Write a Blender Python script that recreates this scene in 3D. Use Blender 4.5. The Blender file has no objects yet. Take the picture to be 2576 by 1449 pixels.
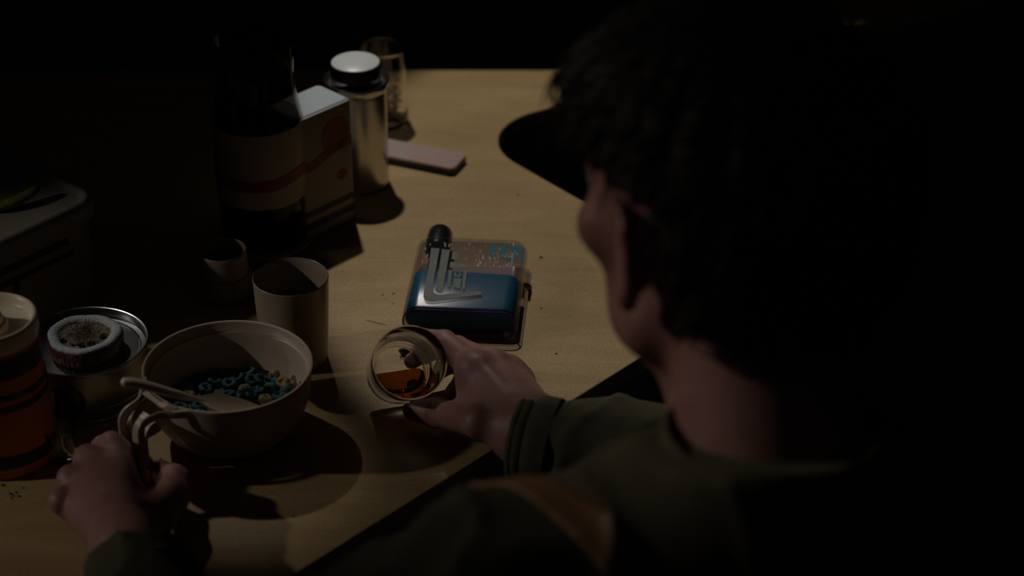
import bpy, bmesh, math, random
import numpy as np
from mathutils import Vector, Matrix, noise
random.seed(7)
S = bpy.context.scene
C = S.collection
PI = math.pi
TZ = 0.75                                   # height of the table top

# ------------------------------------------------------------------ camera
FPX, PITCH, CZ = 5500.0, math.radians(31.0), 1.75
cd = bpy.data.cameras.new('camera')
cam = bpy.data.objects.new('camera', cd)
C.objects.link(cam)
cam.location = (0, 0, CZ)
cam.rotation_euler = (math.radians(90) - PITCH, 0, 0)
cd.sensor_width = 36.0
cd.lens = 36.0 * FPX / 2576
cd.clip_start = 0.05
cd.dof.use_dof = True
cd.dof.focus_distance = 1.82
cd.dof.aperture_fstop = 3.6
S.camera = cam

# ------------------------------------------------------------------ world, lamps, exposure
w = bpy.data.worlds.new('room_dark'); S.world = w; w.use_nodes = True
w.node_tree.nodes['Background'].inputs[0].default_value = (0.42, 0.42, 0.44, 1)
w.node_tree.nodes['Background'].inputs[1].default_value = 0.0078

def spot(name, loc, target, power, color, radius, cone, blend):
    l = bpy.data.lights.new(name, 'SPOT')
    l.energy = power; l.color = color; l.shadow_soft_size = radius
    l.spot_size = math.radians(cone); l.spot_blend = blend
    o = bpy.data.objects.new(name, l); C.objects.link(o)
    o.location = loc
    o.rotation_euler = (Vector(target) - Vector(loc)).to_track_quat('-Z', 'Y').to_euler()
    return o
spot('table_spotlight', (-0.27, 2.40, 2.05), (0.235, 1.800, 0.75), 26, (1.0, 0.96, 0.88), 0.022, 35.3, 0.16)
spot('side_spotlight', (-1.54, 1.27, 1.47), (-0.25, 1.42, 0.77), 10.0, (1.0, 0.94, 0.88), 0.022, 22.5, 0.45)
spot('corner_fill_spot', (-0.80, 2.17, 1.83), (-0.245, 1.425, 0.76), 9.5, (1.0, 0.95, 0.86), 0.022, 9.5, 0.5)  # added spot, stands in for a stray patch of the table light
spot('neck_fill', (-1.55, 1.65, 1.85), (0.05, 1.10, 1.045), 24.0, (1.0, 0.88, 0.80), 0.10, 11, 0.7)  # added fill from the left to brighten neck and ear

S.view_settings.view_transform = 'Standard'
S.view_settings.look = 'None'
S.view_settings.gamma = 1.0
S.view_settings.use_curve_mapping = False
S.view_settings.exposure = 0.0
S.cycles.use_denoising = True
S.cycles.max_bounces = 12
S.cycles.transmission_bounces = 12
S.cycles.transparent_max_bounces = 12
S.cycles.blur_glossy = 0.5

# ------------------------------------------------------------------ where a point seen in the picture lies at height z
def G(px, py, z=TZ):
    d = Vector((px - 1288, FPX * math.cos(PITCH) - (py - 724.5) * math.sin(PITCH),
                -FPX * math.sin(PITCH) - (py - 724.5) * math.cos(PITCH)))
    t = (z - CZ) / d.z
    return Vector((d.x * t, d.y * t, z))

# ------------------------------------------------------------------ materials
def mat(name, col, rough=0.5, metal=0.0, var=0.0, vscale=40, vcol=None, bump=0.0, bscale=200,
        trans=0.0, ior=1.45, spec=0.5, sss=0.0, sssr=(0.01, 0.004, 0.002), stretch=(1, 1, 1), coat=0.0, emis=None):
    m = bpy.data.materials.new(name); m.use_nodes = True
    nt = m.node_tree; n = nt.nodes; L = nt.links
    b = n['Principled BSDF']
    b.inputs['Base Color'].default_value = (*col, 1)
    b.inputs['Roughness'].default_value = rough
    b.inputs['Metallic'].default_value = metal
    b.inputs['Transmission Weight'].default_value = trans
    b.inputs['IOR'].default_value = ior
    b.inputs['Specular IOR Level'].default_value = spec
    b.inputs['Coat Weight'].default_value = coat
    if sss:
        b.inputs['Subsurface Weight'].default_value = sss
        b.inputs['Subsurface Radius'].default_value = (1, 0.35, 0.2)
        b.inputs['Subsurface Scale'].default_value = 0.008
    if var or bump:
        tc = n.new('ShaderNodeTexCoord'); mp = n.new('ShaderNodeMapping')
        mp.inputs['Scale'].default_value = stretch
        L.new(tc.outputs['Object'], mp.inputs[0])
    if var:
        t = n.new('ShaderNodeTexNoise'); t.inputs['Scale'].default_value = vscale
        t.inputs['Detail'].default_value = 6; t.inputs['Roughness'].default_value = 0.65
        L.new(mp.outputs[0], t.inputs['Vector'])
        r = n.new('ShaderNodeValToRGB')
        r.color_ramp.elements[0].position = 0.3; r.color_ramp.elements[1].position = 0.7
        c2 = vcol or tuple(c * (1 - var) for c in col)
        r.color_ramp.elements[0].color = (*c2, 1); r.color_ramp.elements[1].color = (*col, 1)
        L.new(t.outputs['Fac'], r.inputs[0]); L.new(r.outputs[0], b.inputs['Base Color'])
    if bump:
        t2 = n.new('ShaderNodeTexNoise'); t2.inputs['Scale'].default_value = bscale
        t2.inputs['Detail'].default_value = 5
        L.new(mp.outputs[0], t2.inputs['Vector'])
        bp = n.new('ShaderNodeBump'); bp.inputs['Strength'].default_value = bump
        bp.inputs['Distance'].default_value = 0.001
        L.new(t2.outputs['Fac'], bp.inputs['Height']); L.new(bp.outputs[0], b.inputs['Normal'])
    return m

def thin_clear(name, tint, rough=0.05, ior=1.45):
    m = bpy.data.materials.new(name); m.use_nodes = True
    nt = m.node_tree; n = nt.nodes; L = nt.links; n.remove(n['Principled BSDF'])
    t = n.new('ShaderNodeBsdfTransparent'); t.inputs[0].default_value = (*tint, 1)
    g = n.new('ShaderNodeBsdfGlossy'); g.inputs['Roughness'].default_value = rough
    lw = n.new('ShaderNodeLayerWeight'); lw.inputs[0].default_value = 0.5
    pw = n.new('ShaderNodeMath'); pw.operation = 'POWER'; pw.inputs[1].default_value = 4.0; L.new(lw.outputs['Facing'], pw.inputs[0])
    f = n.new('ShaderNodeMath'); f.operation = 'MULTIPLY_ADD'; f.inputs[1].default_value = 0.75; f.inputs[2].default_value = 0.010; L.new(pw.outputs[0], f.inputs[0])
    x = n.new('ShaderNodeMixShader'); L.new(f.outputs[0], x.inputs[0]); L.new(t.outputs[0], x.inputs[1]); L.new(g.outputs[0], x.inputs[2])
    L.new(x.outputs[0], n['Material Output'].inputs[0]); return m

def table_material():
    m = bpy.data.materials.new('pale plywood'); m.use_nodes = True
    nt = m.node_tree; n = nt.nodes; L = nt.links; b = n['Principled BSDF']
    tc = n.new('ShaderNodeTexCoord'); mp = n.new('ShaderNodeMapping')
    mp.inputs['Rotation'].default_value = (0, 0, 0.25); mp.inputs['Scale'].default_value = (1, 7, 1)
    L.new(tc.outputs['Object'], mp.inputs[0])
    a = n.new('ShaderNodeTexNoise'); a.inputs['Scale'].default_value = 5; a.inputs['Detail'].default_value = 8
    a.inputs['Roughness'].default_value = 0.7; a.inputs['Distortion'].default_value = 0.6
    L.new(mp.outputs[0], a.inputs['Vector'])
    r = n.new('ShaderNodeValToRGB'); e = r.color_ramp.elements
    e[0].position = 0.3; e[0].color = (0.40, 0.262, 0.115, 1); e[1].position = 0.72; e[1].color = (0.54, 0.375, 0.185, 1)
    L.new(a.outputs['Fac'], r.inputs[0])
    # big soft patches
    g = n.new('ShaderNodeTexNoise'); g.inputs['Scale'].default_value = 14; g.inputs['Detail'].default_value = 3
    L.new(tc.outputs['Object'], g.inputs['Vector'])
    m1 = n.new('ShaderNodeMixRGB'); m1.blend_type = 'MULTIPLY'; m1.inputs[0].default_value = 0.35
    r2 = n.new('ShaderNodeValToRGB'); r2.color_ramp.elements[0].position = 0.35; r2.color_ramp.elements[1].position = 0.65
    r2.color_ramp.elements[0].color = (0.72, 0.68, 0.62, 1)
    L.new(g.outputs['Fac'], r2.inputs[0]); L.new(r.outputs[0], m1.inputs[1]); L.new(r2.outputs[0], m1.inputs[2])
    # fine fibre mottle
    f = n.new('ShaderNodeTexNoise'); f.inputs['Scale'].default_value = 420; f.inputs['Detail'].default_value = 3
    L.new(tc.outputs['Object'], f.inputs['Vector'])
    m2 = n.new('ShaderNodeMixRGB'); m2.blend_type = 'MULTIPLY'; m2.inputs[0].default_value = 0.5
    r3 = n.new('ShaderNodeValToRGB'); r3.color_ramp.elements[0].position = 0.35; r3.color_ramp.elements[1].position = 0.6
    r3.color_ramp.elements[0].color = (0.62, 0.62, 0.6, 1)
    L.new(f.outputs['Fac'], r3.inputs[0]); L.new(m1.outputs[0], m2.inputs[1]); L.new(r3.outputs[0], m2.inputs[2])
    # small dark specks and knots
    v = n.new('ShaderNodeTexVoronoi'); v.inputs['Scale'].default_value = 17
    L.new(tc.outputs['Object'], v.inputs['Vector'])
    r4 = n.new('ShaderNodeValToRGB'); r4.color_ramp.elements[0].position = 0.018; r4.color_ramp.elements[1].position = 0.035
    r4.color_ramp.elements[0].color = (0.25, 0.2, 0.15, 1)
    L.new(v.outputs['Distance'], r4.inputs[0])
    m3 = n.new('ShaderNodeMixRGB'); m3.blend_type = 'MULTIPLY'; m3.inputs[0].default_value = 0.8
    L.new(m2.outputs[0], m3.inputs[1]); L.new(r4.outputs[0], m3.inputs[2]); L.new(m3.outputs[0], b.inputs['Base Color'])
    b.inputs['Roughness'].default_value = 0.52; b.inputs['Specular IOR Level'].default_value = 0.3
    bp = n.new('ShaderNodeBump'); bp.inputs['Strength'].default_value = 0.12; bp.inputs['Distance'].default_value = 0.0005
    L.new(f.outputs['Fac'], bp.inputs['Height']); L.new(bp.outputs[0], b.inputs['Normal'])
    return m

M = dict(
    ply=table_material(),
    apron=mat('dark brown table edge', (0.30, 0.16, 0.09), 0.6, var=0.4, vscale=30, stretch=(1, 1, 8)),
    floor=mat('navy blue floor', (0.03, 0.12, 0.25), 0.6, var=0.3, vscale=6),
    wall=mat('dark painted wall', (0.05, 0.05, 0.055), 0.8, var=0.2, vscale=5, bump=0.2, bscale=60),
    cushion=mat('navy seat cloth', (0.01, 0.03, 0.07), 0.9, bump=0.4, bscale=500),
    bowl=mat('warm white plastic', (0.49, 0.385, 0.29), 0.42, var=0.18, vscale=60, bump=0.12, bscale=300, sss=0.0),
    spoon=mat('beige spoon plastic', (0.52, 0.42, 0.32), 0.34),
    teal=mat('teal cereal', (0.010, 0.105, 0.11), 0.5, var=0.5, vscale=900, bump=0.6, bscale=1400),
    tan=mat('tan cereal', (0.30, 0.20, 0.07), 0.6, var=0.4, vscale=900, bump=0.6, bscale=1400),
    mug=mat('cream enamel', (0.40, 0.32, 0.235), 0.3, var=0.15, vscale=50),
    cap=mat('khaki plastic', (0.26, 0.21, 0.14), 0.5, var=0.2, vscale=80),
    capin=mat('dark brown liner', (0.09, 0.045, 0.025), 0.6),
    tin=mat('worn tin plate', (0.42, 0.43, 0.43), 0.27, metal=1.0, var=0.35, vscale=25, bump=0.1, bscale=90),
    tinlbl=mat('stamped dark disc', (0.12, 0.12, 0.12), 0.4, metal=0.9),
    steel=mat('brushed steel', (0.62, 0.60, 0.58), 0.28, metal=1.0, bump=0.1, bscale=60, stretch=(1, 1, 0.1)),
    black=mat('black plastic', (0.012, 0.012, 0.013), 0.3),
    white=mat('white enamel lid', (0.75, 0.77, 0.78), 0.35),
    cream=mat('cream printed panel', (0.34, 0.295, 0.25), 0.45, var=0.1, vscale=30),
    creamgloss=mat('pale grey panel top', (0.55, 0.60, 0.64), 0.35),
    red=mat('dull red print', (0.20, 0.022, 0.015), 0.5),
    navyprint=mat('dark print', (0.02, 0.028, 0.03), 0.5),
    brownprint=mat('brown print', (0.20, 0.13, 0.10), 0.5),
    orange=mat('orange plastic', (0.58, 0.17, 0.012), 0.38, var=0.25, vscale=30),
    lidclear=mat('milky lid plastic', (0.78, 0.64, 0.47), 0.3),
    canister=mat('ivory canister plastic', (0.26, 0.225, 0.175), 0.45, var=0.15, vscale=20),
    groove=mat('brown groove print', (0.045, 0.03, 0.022), 0.6),
    peel=mat('yellow green rind', (0.22, 0.21, 0.03), 0.6, var=0.4, vscale=120, bump=0.5, bscale=300),
    pink=mat('pink mottled cover', (0.46, 0.24, 0.22), 0.55, var=0.45, vscale=70, vcol=(0.36, 0.33, 0.32)),
    glass=mat('clear glass', (1, 1, 1), 0.02, trans=1.0, ior=1.45),
    plasticclear=thin_clear('clear bottle plastic', (0.88, 0.86, 0.90), 0.22, 1.35),
    smoke=mat('smoked jug glass', (0.30, 0.27, 0.25), 0.06, trans=1.0, ior=1.25),
    darkliquid=mat('dark coffee', (0.004, 0.005, 0.006), 0.1),
    blue=mat('blue liquid', (0.035, 0.19, 0.275), 0.60, spec=0.08, trans=0.25, ior=1.33),
    violet=mat('violet tinted rim', (0.20, 0.06, 0.42), 0.1, trans=0.6, ior=1.4),
    silverprint=mat('silver grey print', (0.14, 0.155, 0.14), 0.5, var=0.25, vscale=300),
    tealprint=mat('teal print', (0.012, 0.085, 0.115), 0.5),
    water=mat('water drop', (1, 1, 1), 0.02, trans=1.0, ior=1.33),
    amber=mat('amber drink', (0.30, 0.085, 0.008), 0.02, trans=1.0, ior=1.33),
    crumb=mat('brown crumb', (0.05, 0.03, 0.015), 0.6),
    glint=mat('golden crumb', (0.5, 0.33, 0.08), 0.3),
    eyewhite=mat('eye white', (0.28, 0.25, 0.23), 0.35), iris=mat('brown iris', (0.05, 0.03, 0.015), 0.1),
    nail=mat('fingernail', (0.52, 0.33, 0.27), 0.3),
    jacket=mat('olive canvas', (0.095, 0.086, 0.050), 0.9, var=0.3, vscale=60, bump=0.5, bscale=900, spec=0.2),
    leather=mat('tan brown shoulder patch', (0.24, 0.12, 0.045), 0.6, var=0.25, vscale=30),
    trousers=mat('dark trousers', (0.02, 0.02, 0.022), 0.9),
    shoe=mat('black shoe', (0.015, 0.013, 0.012), 0.5),
    hair=mat('dark brown hair', (0.055, 0.043, 0.032), 0.6, var=0.5, vscale=150, bump=0.6, bscale=400, stretch=(1, 1, 0.3), spec=0.3),
    armhair=mat('fair arm hair', (0.45, 0.30, 0.14), 0.4),
    husk=mat('red brown bark', (0.10, 0.028, 0.016), 0.5, var=0.7, vscale=260, bump=1.0, bscale=500),
    frost=mat('frosted grey rind', (0.46, 0.50, 0.52), 0.8, var=0.35, vscale=500, bump=1.0, bscale=900),
    pith=mat('fibrous pith', (0.21, 0.165, 0.11), 0.8, var=0.75, vscale=220, bump=1.0, bscale=600),
    grain=mat('dried spice', (0.16, 0.09, 0.035), 0.7, var=0.5, vscale=500),
)
def skin_material():
    m = mat('skin', (0.33, 0.18, 0.15), 0.46, var=0.28, vscale=45, vcol=(0.27, 0.115, 0.10), bump=0.22, bscale=1100, sss=0.45, spec=0.4)
    return m
M['skin'] = skin_material()

# ------------------------------------------------------------------ object helpers
def link(name, me, m, parent=None, smooth=True, loc=(0, 0, 0)):
    o = bpy.data.objects.new(name, me); C.objects.link(o)
    if m is not None and not me.materials: me.materials.append(m)
    if smooth:
        me.polygons.foreach_set('use_smooth', [True] * len(me.polygons))
    o.location = loc
    if parent: o.parent = parent
    return o
def mesh(name, vs, fs, m, parent=None, smooth=True, loc=(0, 0, 0), fix=True, bevel=0, auto=0):
    me = bpy.data.meshes.new(name)
    me.from_pydata([tuple(v) for v in vs], [], [tuple(f) for f in fs])
    if fix:
        bm = bmesh.new(); bm.from_mesh(me); bmesh.ops.recalc_face_normals(bm, faces=bm.faces)
        bm.to_mesh(me); bm.free()
    me.update()
    o = link(name, me, m, parent, smooth, loc)
    if auto:
        me.set_sharp_from_angle(angle=math.radians(auto))
    return o
def thing(name, label, cat, loc=(0, 0, 0), rot=(0, 0, 0), group=None):
    o = bpy.data.objects.new(name, None); C.objects.link(o)
    o.empty_display_size = 0.02
    o.location = loc; o.rotation_euler = rot
    tag(o, label, cat, group); return o
def tag(o, label, cat, group=None):
    o['label'] = label; o['category'] = cat
    if group: o['group'] = group
    return o

def lathe(name, prof, m, parent=None, n=96, rf=None, auto=40, loc=(0, 0, 0), closed=False):
    """profile of (r, z); r == 0 makes a pole.  closed: the profile is a loop (walls with thickness)"""
    vs, rows = [], []
    for i, (r, z) in enumerate(prof):
        if r <= 1e-7:
            rows.append([len(vs)] * n); vs.append((0, 0, z)); continue
        row = []
        for k in range(n):
            a = 2 * PI * k / n
            rr = rf(r, a, i) if rf else r
            row.append(len(vs)); vs.append((rr * math.cos(a), rr * math.sin(a), z))
        rows.append(row)
    fs = []
    for i in range(len(rows) - (0 if closed else 1)):
        A, B = rows[i], rows[(i + 1) % len(rows)]
        for k in range(n):
            q = [A[k], A[(k + 1) % n], B[(k + 1) % n], B[k]]
            q2 = []
            for x in q:
                if x not in q2: q2.append(x)
            if len(q2) > 2: fs.append(q2)
    return mesh(name, vs, fs, m, parent, True, loc, auto=auto)

def rrect(w, d, r, n=8):
    """rounded rectangle outline, counterclockwise"""
    out = []
    for cx, cy, a0 in ((w/2-r, d/2-r, 0), (-w/2+r, d/2-r, 90), (-w/2+r, -d/2+r, 180), (w/2-r, -d/2+r, 270)):
        for k in range(n + 1):
            a = math.radians(a0 + 90 * k / n)
            out.append((cx + r * math.cos(a), cy + r * math.sin(a)))
    return out
def loft(name, rings, m, parent=None, cap=True, loc=(0, 0, 0), auto=35, closed_path=False):
    n = len(rings[0]); vs = [p for r in rings for p in r]; fs = []
    K = len(rings)
    for i in range(K if closed_path else K - 1):
        j = (i + 1) % K
        for k in range(n):
            fs.append((i*n+k, i*n+(k+1) % n, j*n+(k+1) % n, j*n+k))
    if cap and not closed_path:
        fs.append(tuple(range(n))[::-1]); fs.append(tuple((K-1)*n+k for k in range(n)))
    return mesh(name, vs, fs, m, parent, True, loc, auto=auto)
def rbox_rings(w, d, r, zs):
    """zs: list of (z, inset)"""
    return [[(x, y, z) for x, y in rrect(w - 2*i, d - 2*i, max(r - i, 0.0004))] for z, i in zs]
def prism(name, poly, z0, z1, m, parent=None, bev=0.0, loc=(0, 0, 0)):
    o = loft(name, [[(x, y, z0) for x, y in poly], [(x, y, z1) for x, y in poly]], m, parent, loc=loc)
    if bev:
        b = o.modifiers.new('bevel', 'BEVEL'); b.width = bev; b.segments = 3; b.limit_method = 'ANGLE'
    return o
def frames(pts):
    T = []
    for i in range(len(pts)):
        a = pts[max(i-1, 0)]; b = pts[min(i+1, len(pts)-1)]
        T.append((b - a).normalized())
    N = []
    up = Vector((0, 0, 1)) if abs(T[0].z) < 0.9 else Vector((1, 0, 0))
    nn = (up - T[0] * up.dot(T[0])).normalized()
    for t in T:
        nn = (nn - t * nn.dot(t)).normalized(); N.append(nn.copy())
    return T, N
def spline(pts, n):
    pts = [Vector(p) for p in pts]; out = []
    P = [pts[0]*2 - pts[1]] + pts + [pts[-1]*2 - pts[-2]]
    for i in range(1, len(P) - 2):
        for k in range(n):
            t = k / n
            out.append(0.5 * ((2*P[i]) + (P[i+1]-P[i-1])*t + (2*P[i-1]-5*P[i]+4*P[i+1]-P[i+2])*t*t + (3*P[i]-P[i-1]-3*P[i+1]+P[i+2])*t**3))
    out.append(pts[-1]); return out
def tube_rings(pts, radii, n=12, flat=1.0, normal=None):
    T, N = frames(pts); rings = []
    for p, t, nn, r in zip(pts, T, N, radii):
        if normal is not None:
            nn = (Vector(normal) - t * Vector(normal).dot(t)).normalized()
        b = t.cross(nn)
        rr = r if isinstance(r, tuple) else (r, r * flat)
        rings.append([p + b * (rr[0] * math.cos(2*PI*k/n)) + nn * (rr[1] * math.sin(2*PI*k/n)) for k in range(n)])
    return rings
def tube(name, pts, radii, m, parent=None, n=12, flat=1.0, normal=None):
    return loft(name, tube_rings(pts, radii, n, flat, normal), m, parent)

# ------------------------------------------------------------------ organic surfaces: blended distance field -> one continuous mesh
def smin(a, b, k):
    h = np.clip(0.5 + 0.5*(b-a)/k, 0, 1)
    return b + (a-b)*h - k*h*(1-h)
def smax(a, b, k): return -smin(-a, -b, k)
def cone(a, b, ra, rb):
    a = np.array(a, dtype=np.float32); b = np.array(b, dtype=np.float32); ba = b - a; L2 = float(ba @ ba) + 1e-12
    def f(X, Y, Z):
        x, y, z = X-a[0], Y-a[1], Z-a[2]
        t = np.clip((x*ba[0]+y*ba[1]+z*ba[2])/L2, 0, 1)
        return np.sqrt((x-t*ba[0])**2+(y-t*ba[1])**2+(z-t*ba[2])**2) - (ra+(rb-ra)*t)
    return f
def ell(c, r, ax=None):
    c = np.array(c, dtype=np.float32)
    A = np.eye(3, dtype=np.float32) if ax is None else np.array([list(v) for v in ax], dtype=np.float32)
    def f(X, Y, Z):
        x, y, z = X-c[0], Y-c[1], Z-c[2]
        u = (x*A[0, 0]+y*A[0, 1]+z*A[0, 2]); v = (x*A[1, 0]+y*A[1, 1]+z*A[1, 2]); q = (x*A[2, 0]+y*A[2, 1]+z*A[2, 2])
        k0 = np.sqrt((u/r[0])**2+(v/r[1])**2+(q/r[2])**2)
        k1 = np.sqrt((u/r[0]**2)**2+(v/r[1]**2)**2+(q/r[2]**2)**2) + 1e-9
        return k0*(k0-1)/k1
    return f
def union(fs, k):
    def f(X, Y, Z):
        d = fs[0](X, Y, Z)
        for g in fs[1:]: d = smin(d, g(X, Y, Z), k)
        return d
    return f
def blend(a, b, k): return lambda X, Y, Z: smin(a(X, Y, Z), b(X, Y, Z), k)
def carve(a, b, k): return lambda X, Y, Z: smax(a(X, Y, Z), -b(X, Y, Z), k)
def half(p, n):
    p = np.array(p); n = np.array(n); n = n/np.linalg.norm(n)
    return lambda X, Y, Z: (X-p[0])*n[0]+(Y-p[1])*n[1]+(Z-p[2])*n[2]
def keep(a, h, k=0.002): return lambda X, Y, Z: smax(a(X, Y, Z), h(X, Y, Z), k)

def nets(f, lo, hi, h):
    lo = np.array(lo, float); hi = np.array(hi, float)
    ax = [np.arange(lo[i], hi[i]+h, h, dtype=np.float32) for i in range(3)]
    nx, ny, nz = map(len, ax)
    D = np.empty((nx, ny, nz), dtype=np.float32)
    YY, ZZ = np.meshgrid(ax[1], ax[2], indexing='ij')
    for i0 in range(0, nx, 8):
        xs = ax[0][i0:i0+8]
        X = np.broadcast_to(xs[:, None, None], (len(xs), ny, nz))
        D[i0:i0+8] = f(X, YY[None], ZZ[None])
    D[0], D[-1] = 1, 1; D[:, 0], D[:, -1] = 1, 1; D[:, :, 0], D[:, :, -1] = 1, 1
    s = D < 0
    cs = np.zeros((nx-1, ny-1, nz-1), dtype=np.int8)
    off = [(i, j, k) for i in (0, 1) for j in (0, 1) for k in (0, 1)]
    for i, j, k in off: cs += s[i:nx-1+i, j:ny-1+j, k:nz-1+k]
    cell = (cs > 0) & (cs < 8)
    I = np.argwhere(cell); idx = -np.ones(cell.shape, dtype=np.int64); idx[cell] = np.arange(len(I))
    acc = np.zeros((len(I), 3)); cnt = np.zeros(len(I))
    for a in off:
        for d in range(3):
            if a[d]: continue
            b = list(a); b[d] = 1
            da = D[I[:, 0]+a[0], I[:, 1]+a[1], I[:, 2]+a[2]]; db = D[I[:, 0]+b[0], I[:, 1]+b[1], I[:, 2]+b[2]]
            msk = (da < 0) != (db < 0)
            t = np.where(msk, da/np.where(msk, da-db, 1), 0)
            p = np.tile(np.array(a, float), (len(I), 1)); p[:, d] = t
            acc[msk] += p[msk]; cnt += msk
    V = lo + (I + acc/cnt[:, None])*h
    F = []
    for d in range(3):
        u, v = (d+1) % 3, (d+2) % 3
        sl0 = [slice(None)]*3; sl1 = [slice(None)]*3
        sl0[d] = slice(0, -1); sl1[d] = slice(1, None)
        ch = s[tuple(sl0)] != s[tuple(sl1)]
        E_ = np.argwhere(ch)
        E_ = E_[(E_[:, u] > 0) & (E_[:, v] > 0) & (E_[:, u] < D.shape[u]-1) & (E_[:, v] < D.shape[v]-1)]
        ins = s[E_[:, 0], E_[:, 1], E_[:, 2]]
        q = []
        for du, dv in ((-1, -1), (0, -1), (0, 0), (-1, 0)):
            c = E_.copy(); c[:, u] += du; c[:, v] += dv
            q.append(idx[c[:, 0], c[:, 1], c[:, 2]])
        q = np.stack(q, 1); q[~ins] = q[~ins][:, ::-1]
        F.append(q)
    return V, np.concatenate(F)
def fastmesh(name, VF, m, parent=None):
    off = 0; Vs = []; Fs = []
    for V, F in VF: Vs.append(V); Fs.append(F+off); off += len(V)
    V = np.concatenate(Vs); F = np.concatenate(Fs)
    me = bpy.data.meshes.new(name)
    me.vertices.add(len(V)); me.vertices.foreach_set('co', V.astype(np.float32).ravel())
    me.loops.add(F.size); me.loops.foreach_set('vertex_index', F.astype(np.int32).ravel())
    me.polygons.add(len(F)); me.polygons.foreach_set('loop_start', np.arange(0, F.size, 4, dtype=np.int32))
    me.update(calc_edges=True); me.validate()
    return link(name, me, m, parent)

# ================================================================== THE SETTING
def struct(o): o['kind'] = 'structure'; return o
def box(name, a, b, m, parent=None):
    x0, y0, z0 = a; x1, y1, z1 = b
    vs = [(x, y, z) for z in (z0, z1) for y in (y0, y1) for x in (x0, x1)]
    return mesh(name, vs, [(0, 2, 3, 1), (4, 5, 7, 6), (0, 1, 5, 4), (2, 6, 7, 3), (0, 4, 6, 2), (1, 3, 7, 5)], m, parent, smooth=False)
struct(box('floor', (-2.2, -1.2, -0.05), (2.4, 4.6, 0), M['floor']))
struct(box('wall_back', (-2.2, 4.6, -0.05), (2.4, 4.7, 2.7), M['wall']))
struct(box('wall_left', (-2.3, -1.2, -0.05), (-2.2, 4.7, 2.7), M['wall']))

struct(box('wall_right', (2.4, -1.2, -0.05), (2.5, 4.7, 2.7), M['wall']))

# ---- table: peninsula with a rounded notch
def arcpoly(pts, radii, n=14):
    out = []; K = len(pts)
    for i in range(K):
        p = Vector(pts[i]); a = (Vector(pts[i-1]) - p); b = (Vector(pts[(i+1) % K]) - p)
        la, lb = a.length, b.length; a.normalize(); b.normalize(); r = radii[i]
        if r <= 0: out.append(tuple(p)); continue
        th = a.angle(b); dist = r / math.tan(th/2)
        c = p + (a+b).normalized() * (r / math.sin(th/2))
        s = p + a*dist; e = p + b*dist
        v0 = s - c; v1 = e - c; ang = v0.angle(v1)
        cr = v0.x*v1.y - v0.y*v1.x; sg = 1 if cr > 0 else -1
        for k in range(n+1):
            t = sg*ang*k/n
            out.append((c.x + v0.x*math.cos(t) - v0.y*math.sin(t), c.y + v0.x*math.sin(t) + v0.y*math.cos(t)))
    return out
tb = thing('table', 'pale plywood table with dark brown edge and a rounded notch cut into it', 'table', (-0.3, 1.75, 0))
ox, oy = -0.3, 1.75
out = [(-1.15, 0.31), (-0.62, 0.755), (0.206, 1.6565), (-0.052, 1.971), (0.75, 2.447), (0.75, 2.62), (0.30, 2.30), (0.1, 2.115), (-1.15, 2.115)]
rad = [0, 0.05, 0.05, 0.075, 0, 0, 0.1, 0.1, 0.0]
poly = [(x-ox, y-oy) for x, y in arcpoly(out, rad)]
prism('table_top', poly, TZ-0.016, TZ, M['ply'], tb, bev=0.0015)
# apron: same outline, slightly inset, dark
def inset(poly, d):
    n = len(poly); r = []
    for i in range(n):
        p0 = Vector(poly[i-1]); p = Vector(poly[i]); p1 = Vector(poly[(i+1) % n])
        e = ((p-p0).normalized() + (p1-p).normalized()); e.normalize()
        r.append((p.x - e.y*d, p.y + e.x*d))
    return r
area = sum(poly[i-1][0]*poly[i][1]-poly[i][0]*poly[i-1][1] for i in range(len(poly)))
prism('table_edge', inset(poly, 0.0015 if area > 0 else -0.0015), TZ-0.062, TZ-0.0162, M['apron'], tb)
for x, y in ((-0.75, 2.0), (-0.75, 1.1), (0.05, 1.72)):
    loft('leg', rbox_rings(0.05, 0.05, 0.01, [(0.0, 0.002), (0.003, 0), (TZ-0.063, 0)]), M['apron'], tb, loc=(x-ox, y-oy, 0))

# seat the man sits on
bench = thing('bench', 'navy upholstered bench the man sits on', 'bench', (0.25, 0.78, 0))
loft('seat_cushion', rbox_rings(0.9, 0.42, 0.05, [(0.33, 0.02), (0.335, 0.006), (0.35, 0), (0.41, 0), (0.425, 0.008), (0.43, 0.03)]), M['cushion'], bench)
loft('base', rbox_rings(0.84, 0.36, 0.02, [(0, 0), (0.33, 0)]), M['apron'], bench)

# ================================================================== THINGS ON THE TABLE
# ---- bowl with a split handle
BX, BY, BR, BH = -0.2235, 1.4405, 0.0671, 0.064
bowl = thing('handled_bowl', 'off-white plastic bowl with a split handle, holding teal cereal rings', 'bowl', (BX, BY, TZ))
op = [(0, 0.0), (0.030, 0.0), (0.038, 0.0008), (0.045, 0.005), (0.0525, 0.0125), (0.0585, 0.022), (0.0625, 0.034), (0.0648, 0.047), (0.0663, 0.060), (BR, BH-0.001), (BR-0.0004, BH),
      (BR-0.0020, BH), (BR-0.0026, BH-0.001), (0.0638, 0.0560), (0.0628, 0.0554), (0.0616, 0.0552), (0.0612, 0.0540), (0.0602, 0.042), (0.0575, 0.029), (0.053, 0.0195), (0.046, 0.0105), (0.038, 0.0052), (0.030, 0.003), (0, 0.003)]
lathe('bowl_body', op, M['bowl'], bowl, n=160, auto=60)
hd = Vector((-0.700, -0.714, 0)).normalized(); hs = Vector((0.714, -0.700, 0)).normalized()
def hp(o, s, z): return hd*o + hs*s + Vector((0, 0, z))
HP = []                                                # handle parts gathered into one mesh
hv, hf = [], []
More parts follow.
